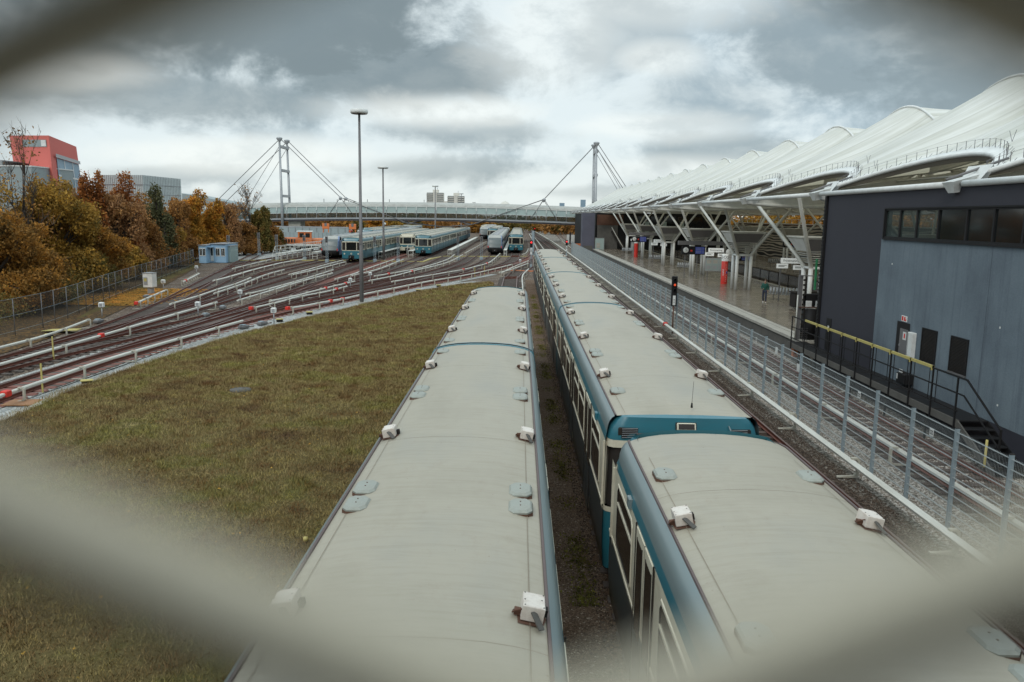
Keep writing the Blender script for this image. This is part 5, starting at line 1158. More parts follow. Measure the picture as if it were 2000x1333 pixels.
body = sk('body', ['pel', 'sp', 'ch', 'nk', 'hd', 'ht', 'hl', 'kl', 'al', 'tl', 'hr', 'kr', 'ar', 'tr', 'sl', 'el', 'wl', 'hnl', 'sr', 'er', 'wr', 'hnr'],
 [('pel', 'sp'), ('sp', 'ch'), ('ch', 'nk'), ('nk', 'hd'), ('hd', 'ht'), ('pel', 'hl'), ('hl', 'kl'), ('kl', 'al'), ('al', 'tl'), ('pel', 'hr'), ('hr', 'kr'), ('kr', 'ar'), ('ar', 'tr'), ('ch', 'sl'), ('sl', 'el'), ('el', 'wl'), ('wl', 'hnl'), ('ch', 'sr'), ('sr', 'er'), ('er', 'wr'), ('wr', 'hnr')],
 [(.13, .10), (.12, .09), (.13, .10), .055, (.075, .09), (.06, .07), .08, .055, .04, .035, .08, .055, .04, .035, .055, .04, .03, .035, .055, .04, .03, .035], 'skin', pe)
sk('jacket', ['pel', 'sp', 'ch', 'nk', 'sl', 'el', 'wl', 'sr', 'er', 'wr'], [('pel', 'sp'), ('sp', 'ch'), ('ch', 'nk'), ('ch', 'sl'), ('sl', 'el'), ('el', 'wl'), ('ch', 'sr'), ('sr', 'er'), ('er', 'wr')], [(.17, .13), (.17, .13), (.18, .14), .075, .085, .07, .05, .085, .07, .05], 'jacket', pe)
sk('trousers', ['pel', 'hl', 'kl', 'al', 'hr', 'kr', 'ar'], [('pel', 'hl'), ('hl', 'kl'), ('kl', 'al'), ('pel', 'hr'), ('hr', 'kr'), ('kr', 'ar')], [(.145, .11), .10, .075, .06, .10, .075, .06], 'jeans', pe)
J['t1'] = (.11, -.30, .05); J['t2'] = (-.09, .04, .04)
skin('shoe', [(.10, -.06, .07), (.11, -.20, .045), (.115, -.31, .05)], [(0, 1), (1, 2)], [.06, .05, .045], 'white', pe); skin('shoe', [(-.09, .22, .10), (-.09, .10, .05), (-.09, .01, .04)], [(0, 1), (1, 2)], [.06, .05, .045], 'white', pe)
skin('hair', [(0, .02, 1.60), (0, -.0, 1.68), (0, -.05, 1.705)], [(0, 1), (1, 2)], [.07, .085, .065], 'hair', pe)
b = MB()
for s in (-1, 1): b.lathe((s*.028, -.128, 1.585), [(.0, -.008), (.008, 0), (0, .008)], 'black', 6)
b.loft([[(-.012, -.125, 1.56), (0, -.155, 1.55), (.012, -.125, 1.56)], [(-.005, -.125, 1.59), (0, -.13, 1.59), (.005, -.125, 1.59)]], 'skin'); b.box(-.02, .02, -.128, -.12, 1.52, 1.526, 'red'); b.build('face', body)
# ------------------------------------------------------------------ footbridge
fb = empty('footbridge', (-30, 235.5, 0), 'long glazed footbridge hung from two tall pylons across the yard', 'bridge')
def dz_(x): return 4.15+.0*x+1.15*(1-((x+24)/56)**2)      # underside height
xs = [-110+2.87*k for k in range(47)]; xs = [x for x in xs if x <= 22]
X0 = -30
def zt(x): return dz_(x)+5.15+.25*(x > -200)
b = MB()
P = [(x, dz_(x)) for x in xs]
for (ya, yb_), (z0, z1), m in (((-3.4, 3.4), (.0, .75), 'deckdark'), ((-3.7, -3.4), (.45, .9), 'silver'), ((3.4, 3.7), (.45, .9), 'silver')):
    b.loft([[(x-X0, ya, z+z0), (x-X0, ya, z+z1), (x-X0, yb_, z+z1), (x-X0, yb_, z+z0)] for x, z in P], m, True, False)
b.build('deck', fb)
b = MB(); b.loft([[(x-X0, -3.55, z+.9), (x-X0, -3.56, z+2.25)] for x, z in P], 'clear', smooth=False); b.loft([[(x-X0, 3.55, z+.9), (x-X0, 3.56, z+2.25)] for x, z in P], 'clear', smooth=False); b.build('lower_glazing', fb)
b = MB(); b.loft([[(x-X0, -3.56, z+2.25), (x-X0, -3.5, z+4.0)] for x, z in P], 'frost', smooth=False); b.loft([[(x-X0, 3.56, z+2.25), (x-X0, 3.5, z+4.0)] for x, z in P], 'frost', smooth=False); b.build('upper_glazing', fb)
b = MB(); b.loft([[(x-X0, 3.55*math.cos(a), z+4.0+1.35*math.sin(a)) for a in [math.pi*k/10 for k in range(11)]] for x, z in P], 'croof'); b.build('roof', fb)
b = MB()
for y in (-3.6, 3.6):
    for h, w_ in ((2.25, .06), (3.98, .08)): b.loft([[(x-X0, y-w_, z+h), (x-X0, y-w_, z+h+.09), (x-X0, y+w_, z+h+.09), (x-X0, y+w_, z+h)] for x, z in P], 'white' if h > 2 else 'silver', True, False)
b.build('rail', fb)
for k, (x, z) in enumerate(P):
    b = MB(); b.box(-.05, .05, -3.72, -3.57, z+.85, z+3.1, 'silver'); b.box(-.10, .10, -3.74, -3.57, z+3.1, z+4.0, 'white'); b.build('mullion', fb, (x-X0, 0, 0))
def pylon(x, spread, label_):
    p = empty('pylon', (x-X0, 0, 0)); p.parent = fb
    for y in (-4.0, 4.0):
        b = MB(); b.tube([(0, y, -.2), (-.0, y, 8), (-.25, y*.93, 27.0)], [.38, .38, .29], 'silver', 14); b.lathe((-.25, y*.93, 27.0), [(.35, 0), (.9, .8), (.8, 1.05), (.4, 1.2), (0, 1.2)], 'silver', 12); b.build('leg', p)
    for z in (25.6, 19.0, 11.8): b = MB(); b.box(-.4, .4, -3.6, 3.6, z-.35, z+.35, 'silver'); b.build('cross_beam', p)
    return p
pylon(-68.2, 1, ''); pylon(21.7, 1, '')
def cable(pts, r=.10, n='cable'):
    b = MB(); b.tube([(a-X0, c, d) for a, c, d in pts], r, 'pole', 6); b.build(n, fb)
for y in (-3.8, 3.8):
    cable([(-68.0, y, 27.6), (-51.4, y, 11.6), (-32, y, 4.6), (-22, y, 3.7)]); cable([(21.4, y, 27.6), (7.0, y, 12.0), (-14, y, 4.4), (-22, y, 3.7)])
    cable([(-68.4, y, 27.6), (-87.5, y, 9.6), (-98, y, 0)]); cable([(-68.3, y, 26), (-80, y, 8), (-84, y, 1)], .07)
    cable([(21.9, y, 27.6), (31.5, y, 14.0), (41, y, 1)]); cable([(21.9, y, 26), (29.5, y, 14.0), (37, y, 1)], .07)
    for cx, cz in ((-51.4, 11.6), (7.0, 12.0)):
        for d in (-4.2, 4.2): cable([(cx, y, cz), (cx+d, y*.95, dz_(cx+d)+.7)], .08, 'hanger')
        b = MB(); b.lathe((cx-X0, y, cz-.3), [(0, -.5), (.35, -.3), (.5, .2), (.2, .6), (0, .6)], 'silver', 8); b.build('clamp', fb)
    for cx in (-32, -14):
        cable([(cx, y, 4.5 if cx == -32 else 4.4), (cx-3.4, y*.7, dz_(cx)+.1)], .16, 'strut'); cable([(cx, y, 4.5 if cx == -32 else 4.4), (cx+3.4, y*.7, dz_(cx)+.1)], .16, 'strut')
b = MB(); b.box(-2.3, 1.2, -2.5, 2.5, -.2, dz_(-66)+.1, 'conc'); b.build('pier', fb, (-64.6-X0, 0, 0))
b = MB(); b.box(-2.0, 2.0, -2.2, 2.2, -.2, 8.0, 'purple'); tag(b.build('bridge_pier', None, (19.9, 236, 0)), 'grey violet pier under the right end of the footbridge', 'pier')
# ------------------------------------------------------------------ lamp posts
def lamp(x, y, z, label, r=.70, rp=.17, hh=.33):
    e = empty('lamp_post', (x, y, -.2), label, 'lamp post', 'tall yard lamp posts with flat round heads')
    b = MB(); h = z-.15; b.tube([(0, 0, 0), (0, 0, h*.27), (0, 0, h*.275), (0, 0, h)], [rp, rp*.95, rp*.82, rp*.52], 'pole', 12); b.box(-.12, .12, -rp-.03, -rp+.02, h*.32, h*.37, 'pole'); b.box(-.3, .3, -.3, .3, 0, .12, 'conc'); b.build('pole', e)
    b = MB(); b.lathe((0, 0, h), [(0, .04), (r*.90, -.02), (r*.98, .06), (r, .12), (r*.97, hh-.03), (r*.9, hh), (0, hh+.04)], 'white', 24); b.lathe((0, 0, h), [(0, .03), (r*.86, -.03)], 'pole', 24); b.build('lamp_head', e)
lamp(-12.79, 64.9, 15.2, 'tallest nearest lamp post with a round white head, standing by the lawn edge')
lamp(-21.3, 126.2, 14.4, 'second tall lamp post, right behind the parked blue train', .85, .2, .3); lamp(-21.2, 203, 14.4, 'third lamp post in front of the left high rise tower', .8, .2); lamp(-20.6, 285, 14.8, 'fourth lamp post in front of the right high rise tower', .8, .2)
lamp(-22, 390, 13.5, 'distant lamp post right of the high rise towers', .9, .2); lamp(-14, 410, 11.5, 'short distant lamp post left of the small water tower', .9, .2)
gl = G(758, 500, 0)
b = MB(); b.tube([(0, 0, 0), (0, 0, 4.2)], .06, 'pole', 6); b.lathe((0, 0, 4.5), [(0, -.4), (.35, -.2), (.4, 0), (.35, .25), (0, .4)], 'white', 10); tag(b.build('globe_lamp', None, (-36, 215, 0)), 'small globe lamp beside the golden trees under the bridge', 'lamp')
# ------------------------------------------------------------------ yard furniture
def indicator(x, y, label):
    e = empty('point_indicator', (x, y, -.2), label, 'point indicator', 'small white point indicators on posts')
    inst('post', 'ipost', lambda b: b.tube([(0, 0, 0), (0, 0, .75)], .035, 'silver', 6), e); inst('plate', 'iplate', lambda b: (b.bbox(-.16, .16, -.12, .12, .72, 1.08, 'white', .05), b.box(-.10, .10, -.125, -.12, .8, 1.0, 'silver')), e)
for (x, y), l in zip([(-28.1, 53.3), (-32.2, 72), (-37.0, 91.5), (-22.3, 63.6), (-22.1, 54.6), (-16.0, 51.8), (-16.3, 77.2), (-15.9, 85.5), (.2, 116.5)],
 ['white indicator at the leaf litter, first from the left', 'white indicator right of the big switch cabinet', 'white indicator on the grass verge near the blue hut', 'white indicator at the start of a curved conductor rail', 'white indicator beside the yellow marked switch motor', 'white indicator at the pale gravel edge by the lawn', 'white indicator beside the largest red plate', 'white indicator just right of the tall lamp post', 'white indicator left of the first red signal']): indicator(x, y, l)
def machine(x, y, label, rz=0):
    e = empty('switch_motor', (x, y, -.2), label, 'switch motor', 'grey switch motors beside the tracks', rz)
    inst('casing', 'mcase', lambda b: b.bbox(-.34, .34, -.17, .17, .05, .26, 'pole', .05), e); inst('lid', 'mlid', lambda b: b.bbox(-.24, .08, -.14, .14, .26, .31, 'galv', .02), e); inst('rod', 'mrod', lambda b: b.tube([(.34, 0, .1), (1.2, .2, .05)], .03, 'rust', 5), e)
for (x, y), l, r in zip([(-27.0, 50.7), (-21.6, 54.6), (-22.1, 59.2), (-17.1, 49.2), (-16.5, 50.9), (-30.9, 66.0), (-15.2, 63.2)], ['switch motor at the leftmost conductor rail end', 'switch motor in the track centre by a white indicator', 'blue grey switch motor further up the same track', 'switch motor on the pale gravel, left of a pair', 'switch motor on the pale gravel, right of a pair', 'switch motor near the white switch cabinet', 'switch motor close behind the red blocks'], [1.5, 1.5, 1.6, 1.2, 1.2, 1.1, 1.2]): machine(x, y, l, r)
def ybox(x, y, label):
    b = MB(); b.bbox(-.2, .2, -.12, .12, 0, .14, 'black', .03); b.bbox(-.24, .24, -.14, .14, .15, .22, 'yellow', .03); o = b.build('track_magnet', None, (x, y, -.18)); o.rotation_euler[2] = .5; tag(o, label, 'track device', 'yellow topped track devices on the gravel')
for (x, y), l in zip([(-17.9, 32.4), (-15.0, 56.9), (-15.9, 52.7), (-9.5, 75.6), (-8.1, 81), (-26.6, 44.6)], ['yellow topped device nearest, by the lawn corner', 'yellow topped device below the red capped rail start', 'yellow topped device right of a white indicator', 'yellow topped device right of the lamp post foot', 'yellow topped device farthest along the lawn edge', 'yellow topped device on the leaf litter']): ybox(x, y, l)
b = MB(); b.poly([(-1.0, -.5, .06), (1.1, -.45, .1), (.9, .5, .1), (-.8, .4, .05)], 'yellow'); b.poly([(-1.0, -.5, .02), (1.1, -.45, .06), (.9, .5, .06), (-.8, .4, .02)], 'yellow'); tag(b.build('board', None, (-27.0, 46.6, -.1)), 'pale yellow board lying in the leaf litter', 'board')
MT['boardwood'] = dirty('wooden_board', (.30, .15, .07), (.2, .11, .06), .8)
b = MB(); b.box(-.9, .3, -.5, .45, 0, .04, 'boardwood'); o = b.build('wooden_board', None, (-18.1, 29.0, -.15)); tag(o, 'orange brown board lying at the left edge beside the lawn', 'board'); o.rotation_euler[2] = .1
for (x, y), l in zip([(-18.8, 30.8), (-22.3, 37.6), (-5.2, 95), (-4.2, 98)], ['thin yellow stake by the nearest conductor rail', 'thin pale stake in front of the second conductor rail', 'yellow stake among the right hand rails', 'short pale stake near the right hand rails']):
    b = MB(); b.box(-.03, .03, -.02, .02, -.2, 1.0, 'yellow'); tag(b.build('stake', None, (x, y, 0)), l, 'stake')
cb = empty('switch_cabinet', (-32.2, 69.4, -.2), 'large white switch cabinet with a yellow notice by the wire fence', 'cabinet')
b = MB(); b.bbox(-.40, .40, -.45, .45, .62, 1.85, 'white', .03); b.box(-.43, .43, -.49, .49, 1.85, 1.89, 'silver'); b.build('housing', cb)
b = MB(); b.box(-.12, .22, -.3, .3, 0, .62, 'silver'); b.box(-.34, .0, -.475, -.45, .85, 1.5, 'silver'); b.build('base', cb)
b = MB(); b.box(-.30, -.06, -.485, -.475, 1.15, 1.42, 'yellow'); b.build('notice', cb)
# lattice masts
def mast_m(b):
    for x, y in ((-.14, -.14), (.14, -.14), (.14, .14), (-.14, .14)): b.bar((x, y, 0), (x, y, 3.9), .03, .03, 'galv')
    for k in range(13):
        for y in (-.14, .14): b.bar((-.14, y, .1+k*.3), (.14, y, .4+k*.3 if k < 12 else 3.9), .02, .02, 'galv')
    b.bbox(-.25, .25, -.2, .2, 0, .5, 'galv', .03)
def mast_h(b):
    b.bbox(-.2, .2, -.22, -.15, 3.0, 3.9, 'pole', .02)
    for z in (3.2, 3.45, 3.7): b.tube([(0, -.22, z), (0, -.3, z)], .07, 'black', 8)
for k, ((x, y), l) in enumerate(zip([(-41.9, 115.5), (-43.2, 133), (-37.0, 122.3), (-33.0, 123.2), (-28.3, 118), (-21.8, 121.2), (-18.4, 122), (-9.9, 130.2), (-6.2, 132.8)],
  ['beside the light blue hut', 'in front of the dark green bush', 'before the white container', 'before the orange locomotive', 'before the sloped nose train on the left', 'before the left blue train side', 'between the blue trains', 'right of the centre blue train', 'left of the middle sloped nose train'])):
    e = empty('signal_mast', (x, y, -.2), 'grey lattice signal mast '+l, 'signal mast', 'grey lattice signal masts in a row'); inst('lattice', 'mastm', mast_m, e); inst('signal_head', 'masth', mast_h, e)
e = empty('equipment_mast', (2.6, 151, -.2), 'thick pale mast with a box right of the head on blue train', 'mast'); b = MB(); b.box(-.25, .25, -.25, .25, 0, 4.6, 'galv'); b.build('mast', e); b = MB(); b.bbox(-.5, .2, -.5, -.25, .6, 1.6, 'galv', .03); b.build('box', e)
# inspection walkways with cream railings
def gantry(x, y0, y1, label, rail=True, w_=.9, z=.95):
    e = empty('inspection_walkway', (x, y0, 0), label, 'walkway', 'raised inspection walkways between the sidings'); L_ = y1-y0
    b = MB(); b.box(-w_/2, w_/2, 0, L_, z-.08, z, 'crail'); b.build('deck', e)
    for k in range(int(L_/3)):
        inst('trestle', 'trestle%.2f%.2f' % (w_, z), lambda b: (b.box(-w_/2+.05, -w_/2+.12, 0, .07, -.2, z-.08, 'crail'), b.box(w_/2-.12, w_/2-.05, 0, .07, -.2, z-.08, 'crail'), b.box(-w_/2+.12, w_/2-.12, 0, .07, .2, .27, 'crail')), e, (0, k*3, 0))
    if rail:
        b = MB()
        for s in ((-1, 1) if rail == 2 else (-1,)):
            xx = s*w_/2; b.tube([(xx, 0, z+1.05), (xx, L_, z+1.05)], .035, 'crail', 5); b.tube([(xx, 0, z+.55), (xx, L_, z+.55)], .025, 'crail', 5)
            for k in range(int(L_/2.5)+1): b.tube([(xx, k*2.5, z), (xx, k*2.5, z+1.05)], .03, 'crail', 5)
            b.tube([(xx, 0, z+1.05), (xx, -1.3, .95)], .035, 'crail', 5); b.tube([(xx, -1.3, -.1), (xx, -1.3, .95)], .035, 'crail', 5)
        b.build('railing', e)
gantry(-36.4, 121, 175, 'walkway with cream railings in front of the orange locomotive', 2); gantry(-32.4, 127, 175, 'second walkway with cream railings left of the sloped nose train', 1)
gantry(-22.6, 131, 200, 'low walkway right of the blue train with a pale stair rail', 0); gantry(-18.5, 137, 200, 'walkway left of the centre blue train', 1); gantry(-12.3, 143, 236, 'long pale walkway right of the centre blue train', 0); gantry(-2.5, 146, 200, 'narrow walkway between the two head on trains', 0, .6)
# locomotive
lo = empty('locomotive', (-40.6, 152, 0), 'orange shunting locomotive with a cab behind the cream railings', 'locomotive', rz=math.radians(-78))
b = MB(); b.bbox(-1.35, 1.35, -4.6, 4.6, .9, 1.25, 'white', .05); b.box(-1.1, 1.1, -4.4, 4.4, .45, .9, 'dark'); b.build('frame', lo)
b = MB(); b.bbox(-.95, .95, -4.2, -1.2, 1.25, 2.45, 'orange', .15); b.bbox(-.9, .9, 1.3, 4.2, 1.25, 2.35, 'orange', .15)
for k in range(5): b.box(.95, .97, -4.0+k*.5, -3.7+k*.5, 1.5, 2.2, 'dark')
b.build('hood', lo)
b = MB(); b.bbox(-1.3, 1.3, -1.2, 1.3, 1.25, 3.55, 'orange', .06); b.bbox(-1.4, 1.4, -1.4, 1.5, 3.5, 3.7, 'white', .06); b.build('cab', lo)
b = MB(); b.box(1.3, 1.32, -.9, -.1, 2.5, 3.3, 'glass'); b.box(1.3, 1.32, .2, 1.0, 2.5, 3.3, 'glass'); b.box(-1.0, 1.0, -1.22, -1.2, 2.6, 3.3, 'glass'); b.box(-1.0, 1.0, 1.3, 1.32, 2.6, 3.3, 'glass'); b.build('window', lo)
for y in (-3, -1.2, 1.2, 3):
    b = MB(); b.tube([(-.8, y, .45), (.8, y, .45)], .45, 'dark', 14); b.build('wheel', lo)
b = MB()
for s in (-1, 1):
    for k in range(8): b.bar((1.3, -4.4+k*1.25, 1.25), (1.3, -4.4+k*1.25, 2.2), .04, .04, 'crail')
b.bar((1.3, -4.4, 2.2), (1.3, 4.4, 2.2), .04, .04, 'crail'); b.build('railing', lo)
tr = empty('tractor', (-51.5, 154, 0), 'red tractor with a glass cab between the white container and the orange locomotive', 'tractor', rz=1.2)
b = MB(); b.bbox(-.7, .7, -2.2, -.2, .8, 1.7, 'red', .15); b.bbox(-1.1, 1.1, -.4, 1.6, .7, 1.3, 'red', .1); b.build('body', tr); b = MB(); b.bbox(-.85, .85, -.2, 1.4, 1.3, 2.8, 'glass', .1); b.bbox(-.95, .95, -.3, 1.5, 2.8, 2.95, 'silver', .05); b.build('cab', tr)
for x, y, r in ((-.95, .9, .75), (.95, .9, .75), (-.85, -1.6, .5), (.85, -1.6, .5)): b = MB(); b.tube([(x-.18, y, r), (x+.18, y, r)], r, 'dark', 14); b.build('wheel', tr)
b = MB(); b.bbox(-3, 3, -1.3, 1.3, 0, 2.9, 'white', .03); b.box(-3.02, -3, -.9, .9, .2, 2.6, 'silver')
for k in range(12): b.box(-2.8+k*.5, -2.75+k*.5, -1.33, -1.3, .15, 2.75, 'silver')
tag(b.build('container', None, (-55.8, 158, -.1)), 'white corrugated container between the bush and the tractor', 'container')
# hut
hu = empty('site_hut', (-42.85, 112.2, -.15), 'light blue single storey site hut with white framed windows', 'hut', rz=math.radians(0))
b = MB(); b.box(-3.6, -1.9, 0, 5.0, 0, 2.45, 'hut'); b.box(-1.9, 1.9, 1.6, 6.6, 0, 2.6, 'hut'); b.build('wall', hu)
b = MB(); b.box(-3.7, -1.8, -.15, 5.1, 2.46, 2.54, 'silver'); b.box(-2.0, 2.05, 1.4, 6.7, 2.62, 2.70, 'silver'); b.box(-1.9, -.8, .5, 1.5, 2.2, 2.28, 'hut'); b.build('roof', hu)
for x in (-3.45, -2.65): b = MB(); b.box(x, x+.7, -.04, -.002, 1.0, 2.1, 'white'); b.box(x+.07, x+.32, -.05, -.04, 1.1, 2.0, 'glass'); b.box(x+.38, x+.63, -.05, -.04, 1.1, 2.0, 'glass'); b.build('window', hu)
for x in (-.5, .75): b = MB(); b.box(x, x+1.0, 1.56, 1.598, .9, 2.1, 'white'); b.box(x+.1, x+.45, 1.55, 1.56, 1.0, 2.0, 'glass'); b.box(x+.55, x+.9, 1.55, 1.56, 1.0, 2.0, 'glass'); b.build('window', hu)
b = MB(); b.box(-1.85, -1.1, 1.56, 1.598, .2, 2.2, 'white'); b.box(-1.7, -1.25, 1.55, 1.56, 1.0, 2.05, 'glass'); b.build('door', hu)
b = MB(); b.box(1.95, 2.6, 2.5, 5.5, 0, 2.3, 'frost'); b.box(1.95, 2.7, 2.4, 5.6, 2.3, 2.4, 'silver'); b.build('porch', hu); hu.scale = (.58, 1, 1)
# wire fence on the left
wf = empty('wire_fence', (-28.7, 20, 0), 'grey chain link fence between the trees and the leftmost track', 'fence')
fl = smooth_path([(-28.0, 20), (-28.3, 30), (-28.8, 45), (-29.5, 50.2), (-30.6, 55), (-32.6, 62.2), (-36, 76), (-40.3, 94), (-44, 108), (-47.6, 112)], 2.3)
for k, p in enumerate(fl): inst('post', 'wpost', lambda b: b.tube([(0, 0, -.2), (0, 0, 1.95)], .028, 'pole', 6), wf, (p.x+28.7, p.y-20, 0))
wm = NT('chain_link'); wv_ = wm.n('ShaderNodeTexWave', wave_type='BANDS', bands_direction='DIAGONAL'); wm.l(wm.vec(), wv_.inputs[0]); wv_.inputs['Scale'].default_value = 7
wm.set((.10, .105, .10), .6, .3); tp = wm.n('ShaderNodeBsdfTransparent'); mxs = wm.n('ShaderNodeMixShader'); mxs.inputs[0].default_value = .24; wm.l(tp.outputs[0], mxs.inputs[1]); wm.l(wm.b.outputs[0], mxs.inputs[2]); wm.l(mxs.outputs[0], wm.o.inputs[0]); MT['link'] = wm.m
b = MB(); b.loft([[(p.x+28.7, p.y-20, -.1), (p.x+28.7, p.y-20, 1.95)] for p in fl], 'link', smooth=False)
for z in (.1, 1.0, 1.95): b.tube([(p.x+28.7, p.y-20, z) for p in fl], .01, 'galv', 4)
b.build('wire_mesh', wf)
# far yard wall, parking and cars
b = MB(); b.box(-95, -48, 0, .4, -.2, 3.3, 'greyclad'); b.box(-95, -48, -.05, 0, 3.0, 3.35, 'silver')
for k in range(24): b.box(-95+k*2, -94.9+k*2, -.1, -.02, 0, 3, 'pole')
tag(b.build('retaining_wall', None, (0, 226, 0)), 'long low grey wall with posts behind the orange locomotive', 'wall')
b = MB(); b.box(-80, -40.5, 0, .3, -.2, 2.4, 'greyclad'); 
for k in range(40): b.box(-80+k, -79.95+k, -.04, 0, 0, 2.4, 'pole')
tag(b.build('barrier', None, (0, 196, 0)), 'lower grey panelled barrier left of the golden trees', 'barrier')
sheet('car_park', [(-110, 243), (-36, 243), (-36, 330), (-110, 330)], .9, 'concdark')
b = MB(); b.box(-110, -36, 242.6, 243, -.2, .95, 'conc'); tag(b.build('car_park_edge'), kind='structure')
def car(b, m='white'):
    b.bbox(-.85, .85, -2.1, 2.1, .3, .95, m, .12); b.loft([[(-.8, -1.2, .95), (.8, -1.2, .95), (.8, 1.5, .95), (-.8, 1.5, .95)], [(-.65, -.7, 1.42), (.65, -.7, 1.42), (.65, 1.1, 1.42), (-.65, 1.1, 1.42)]], 'glass', True, False); b.poly([(-.65, -.7, 1.42), (.65, -.7, 1.42), (.65, 1.1, 1.42), (-.65, 1.1, 1.42)], m)
    for x in (-.8, .8):
        for y in (-1.3, 1.3): b.tube([(x-.1, y, .32), (x+.1, y, .32)], .32, 'dark', 10)
cc = [('white', 'white', -66), ('silver', 'silver', -63.2), ('dark', 'dark', -60.5), ('white', 'white', -57.8), ('red', 'red', -54.5), ('white', 'white', -51.5), ('dark', 'dark', -48.6), ('silver', 'silver', -45.5), ('blue', 'blue', -70)]
for i, (m, cn, x) in enumerate(cc):
    b = MB(); car(b, m); o = b.build('parked_car', None, (x, 252+(i % 3)*5, .9)); tag(o, '%s parked car under the footbridge, number %s from the left' % (cn, ['two', 'three', 'four', 'five', 'six', 'seven', 'eight', 'nine', 'one'][i]), 'car', 'cars parked beyond the bridge')
for i, (x, y) in enumerate(((-34.5, 210), (-42, 212))):
    b = MB(); b.bbox(-.9, .9, -.3, .3, 3.0, 4.4, 'orange', .1); b.box(-.8, -.6, -.1, .1, 0, 3, 'orange'); b.box(.6, .8, -.1, .1, 0, 3, 'orange'); b.box(-.3, .3, -.35, .35, 3.7, 4.5, 'pole'); tag(b.build('orange_machine', None, (x-9, y, 0)), ['right hand orange machine frame showing above the barrier', 'left hand orange machine frame showing above the barrier'][i], 'machine')
# ------------------------------------------------------------------ far buildings
rb = empty('red_building', (-175, 300, 0), 'salmon red block with a slanted roofline on the far left', 'building')
p0, p1, p2 = PY(18, 265, 300), PY(95, 265, 300), PY(149, 287, 300)
b = MB(); A = [Vector(PY(18, 265, 300)), Vector(PY(95, 265, 292)), Vector(PY(149, 287, 322))]; Bm = [Vector((A[0].x+2.5, A[0].y, 0)), Vector((A[1].x+1, A[1].y, 0)), Vector((A[2].x+2.5, A[2].y, 0))]
bk_ = Vector((-12, 34, 0)); o_ = Vector((-175, 300, 0)); T_ = [v-o_ for v in A]+[A[0]+bk_-o_]; T_ = [T_[0], T_[1], T_[2], T_[3]]; D_ = [v-o_ for v in Bm]+[Bm[0]+bk_-o_]
b.add(D_+T_, [(0, 1, 5, 4), (1, 2, 6, 5), (2, 3, 7, 6), (3, 0, 4, 7), (4, 5, 6, 7)], 'salmon'); b.build('wall', rb)
def onwall(i, j, u0, u1, v0, v1, off, m, b):
    a, c = Bm[i]-o_, Bm[j]-o_; ta, tc_ = A[i]-o_, A[j]-o_; n = (c-a).cross(Vector((0, 0, 1))).normalized()*off; f = lambda u, v: (a.lerp(c, u)).lerp(ta.lerp(tc_, u), v)+n
    b.poly([f(u0, v0), f(u1, v0), f(u1, v1), f(u0, v1)], m)
b = MB(); onwall(0, 1, .32, .93, .88, .955, .1, 'greyclad', b); onwall(0, 1, .80, .92, .885, .95, .2, 'white', b); b.build('window', rb)
b = MB(); onwall(1, 2, .18, .98, .30, .78, .15, 'farblue', b); onwall(1, 2, .18, .98, .58, .60, .25, 'white', b); onwall(1, 2, .42, .44, .30, .78, .25, 'white', b); onwall(1, 2, .72, .74, .30, .78, .25, 'white', b); onwall(1, 2, .10, .98, .78, .82, .8, 'silver', b); b.build('glazing', rb)
b = MB(); b.box(-60, 6, -14, 12, 0, 21.5, 'greyclad'); b.box(-60.2, 6.2, -14.2, 12.2, 21.5, 21.9, 'white'); b.box(-60, -26, -14.4, -14.05, 14, 18, 'rust'); tag(b.build('grey_hall', None, (-176, 296, 0)), 'grey panelled hall in front of the red block', 'building')
b = MB(); b.box(-34, -8, -22, -9, 22.3, 24.0, 'fardark'); b.poly([(-34, -22, 24.0), (-4, -22, 23.4), (-4, -9, 23.4), (-34, -9, 24.0)], 'fardark'); tag(b.build('dark_roof', None, (-176, 310, 0)), 'dark flat canopy roof left of the red block', 'roof')
a, c, d_ = PY(190, 342, 350), PY(278, 341, 345), PY(353, 350, 368)
b = MB(); vs = [Vector((a.x, a.y, 0)), Vector((c.x, c.y, 0)), Vector((d_.x, d_.y, 0)), Vector((d_.x-20, d_.y+30, 0))]; ts = [Vector((v.x, v.y, a.z if i < 2 else d_.z)) for i, v in enumerate(vs)]
b.add(vs+ts, [(0, 1, 5, 4), (1, 2, 6, 5), (2, 3, 7, 6), (3, 0, 4, 7), (4, 5, 6, 7)], 'paleclad')
for i in range(24):
    for q0, q1 in ((0, 1), (1, 2)):
        u = i/24; p = vs[q0].lerp(vs[q1], u); t_ = ts[q0].lerp(ts[q1], u); b.bar(p+Vector((0, -.15, 0)), t_+Vector((0, -.15, 0)), .15, .15, 'silver')
for z in (5, 10, 14, 18): b.bar(Vector((a.x, a.y-.2, z)), Vector((c.x, c.y-.2, z)), .2, .2, 'silver'); b.bar(Vector((c.x, c.y-.2, z)), Vector((d_.x, d_.y-.2, z)), .2, .2, 'silver')
tag(b.build('glass_hall', None), 'pale glass clad hall with fine grid behind the dark pine', 'building')
b = MB(); a, c, d_ = PY(355, 378, 300), PY(430, 392, 300), PY(472, 401, 300); b.add([(a.x, 300, 0), (c.x, 300, 0), (d_.x, 300, 0), (d_.x, 318, 0), (a.x, 318, 0), (a.x, 300, a.z), (c.x, 300, c.z), (d_.x, 300, d_.z), (d_.x, 318, d_.z), (a.x, 318, a.z)], [(0, 1, 6, 5), (1, 2, 7, 6), (2, 3, 8, 7), (3, 4, 9, 8), (5, 6, 7, 8, 9)], 'greyclad'); tag(b.build('sloping_hall'), 'grey hall with a long sloping roof behind the bare trees', 'building')
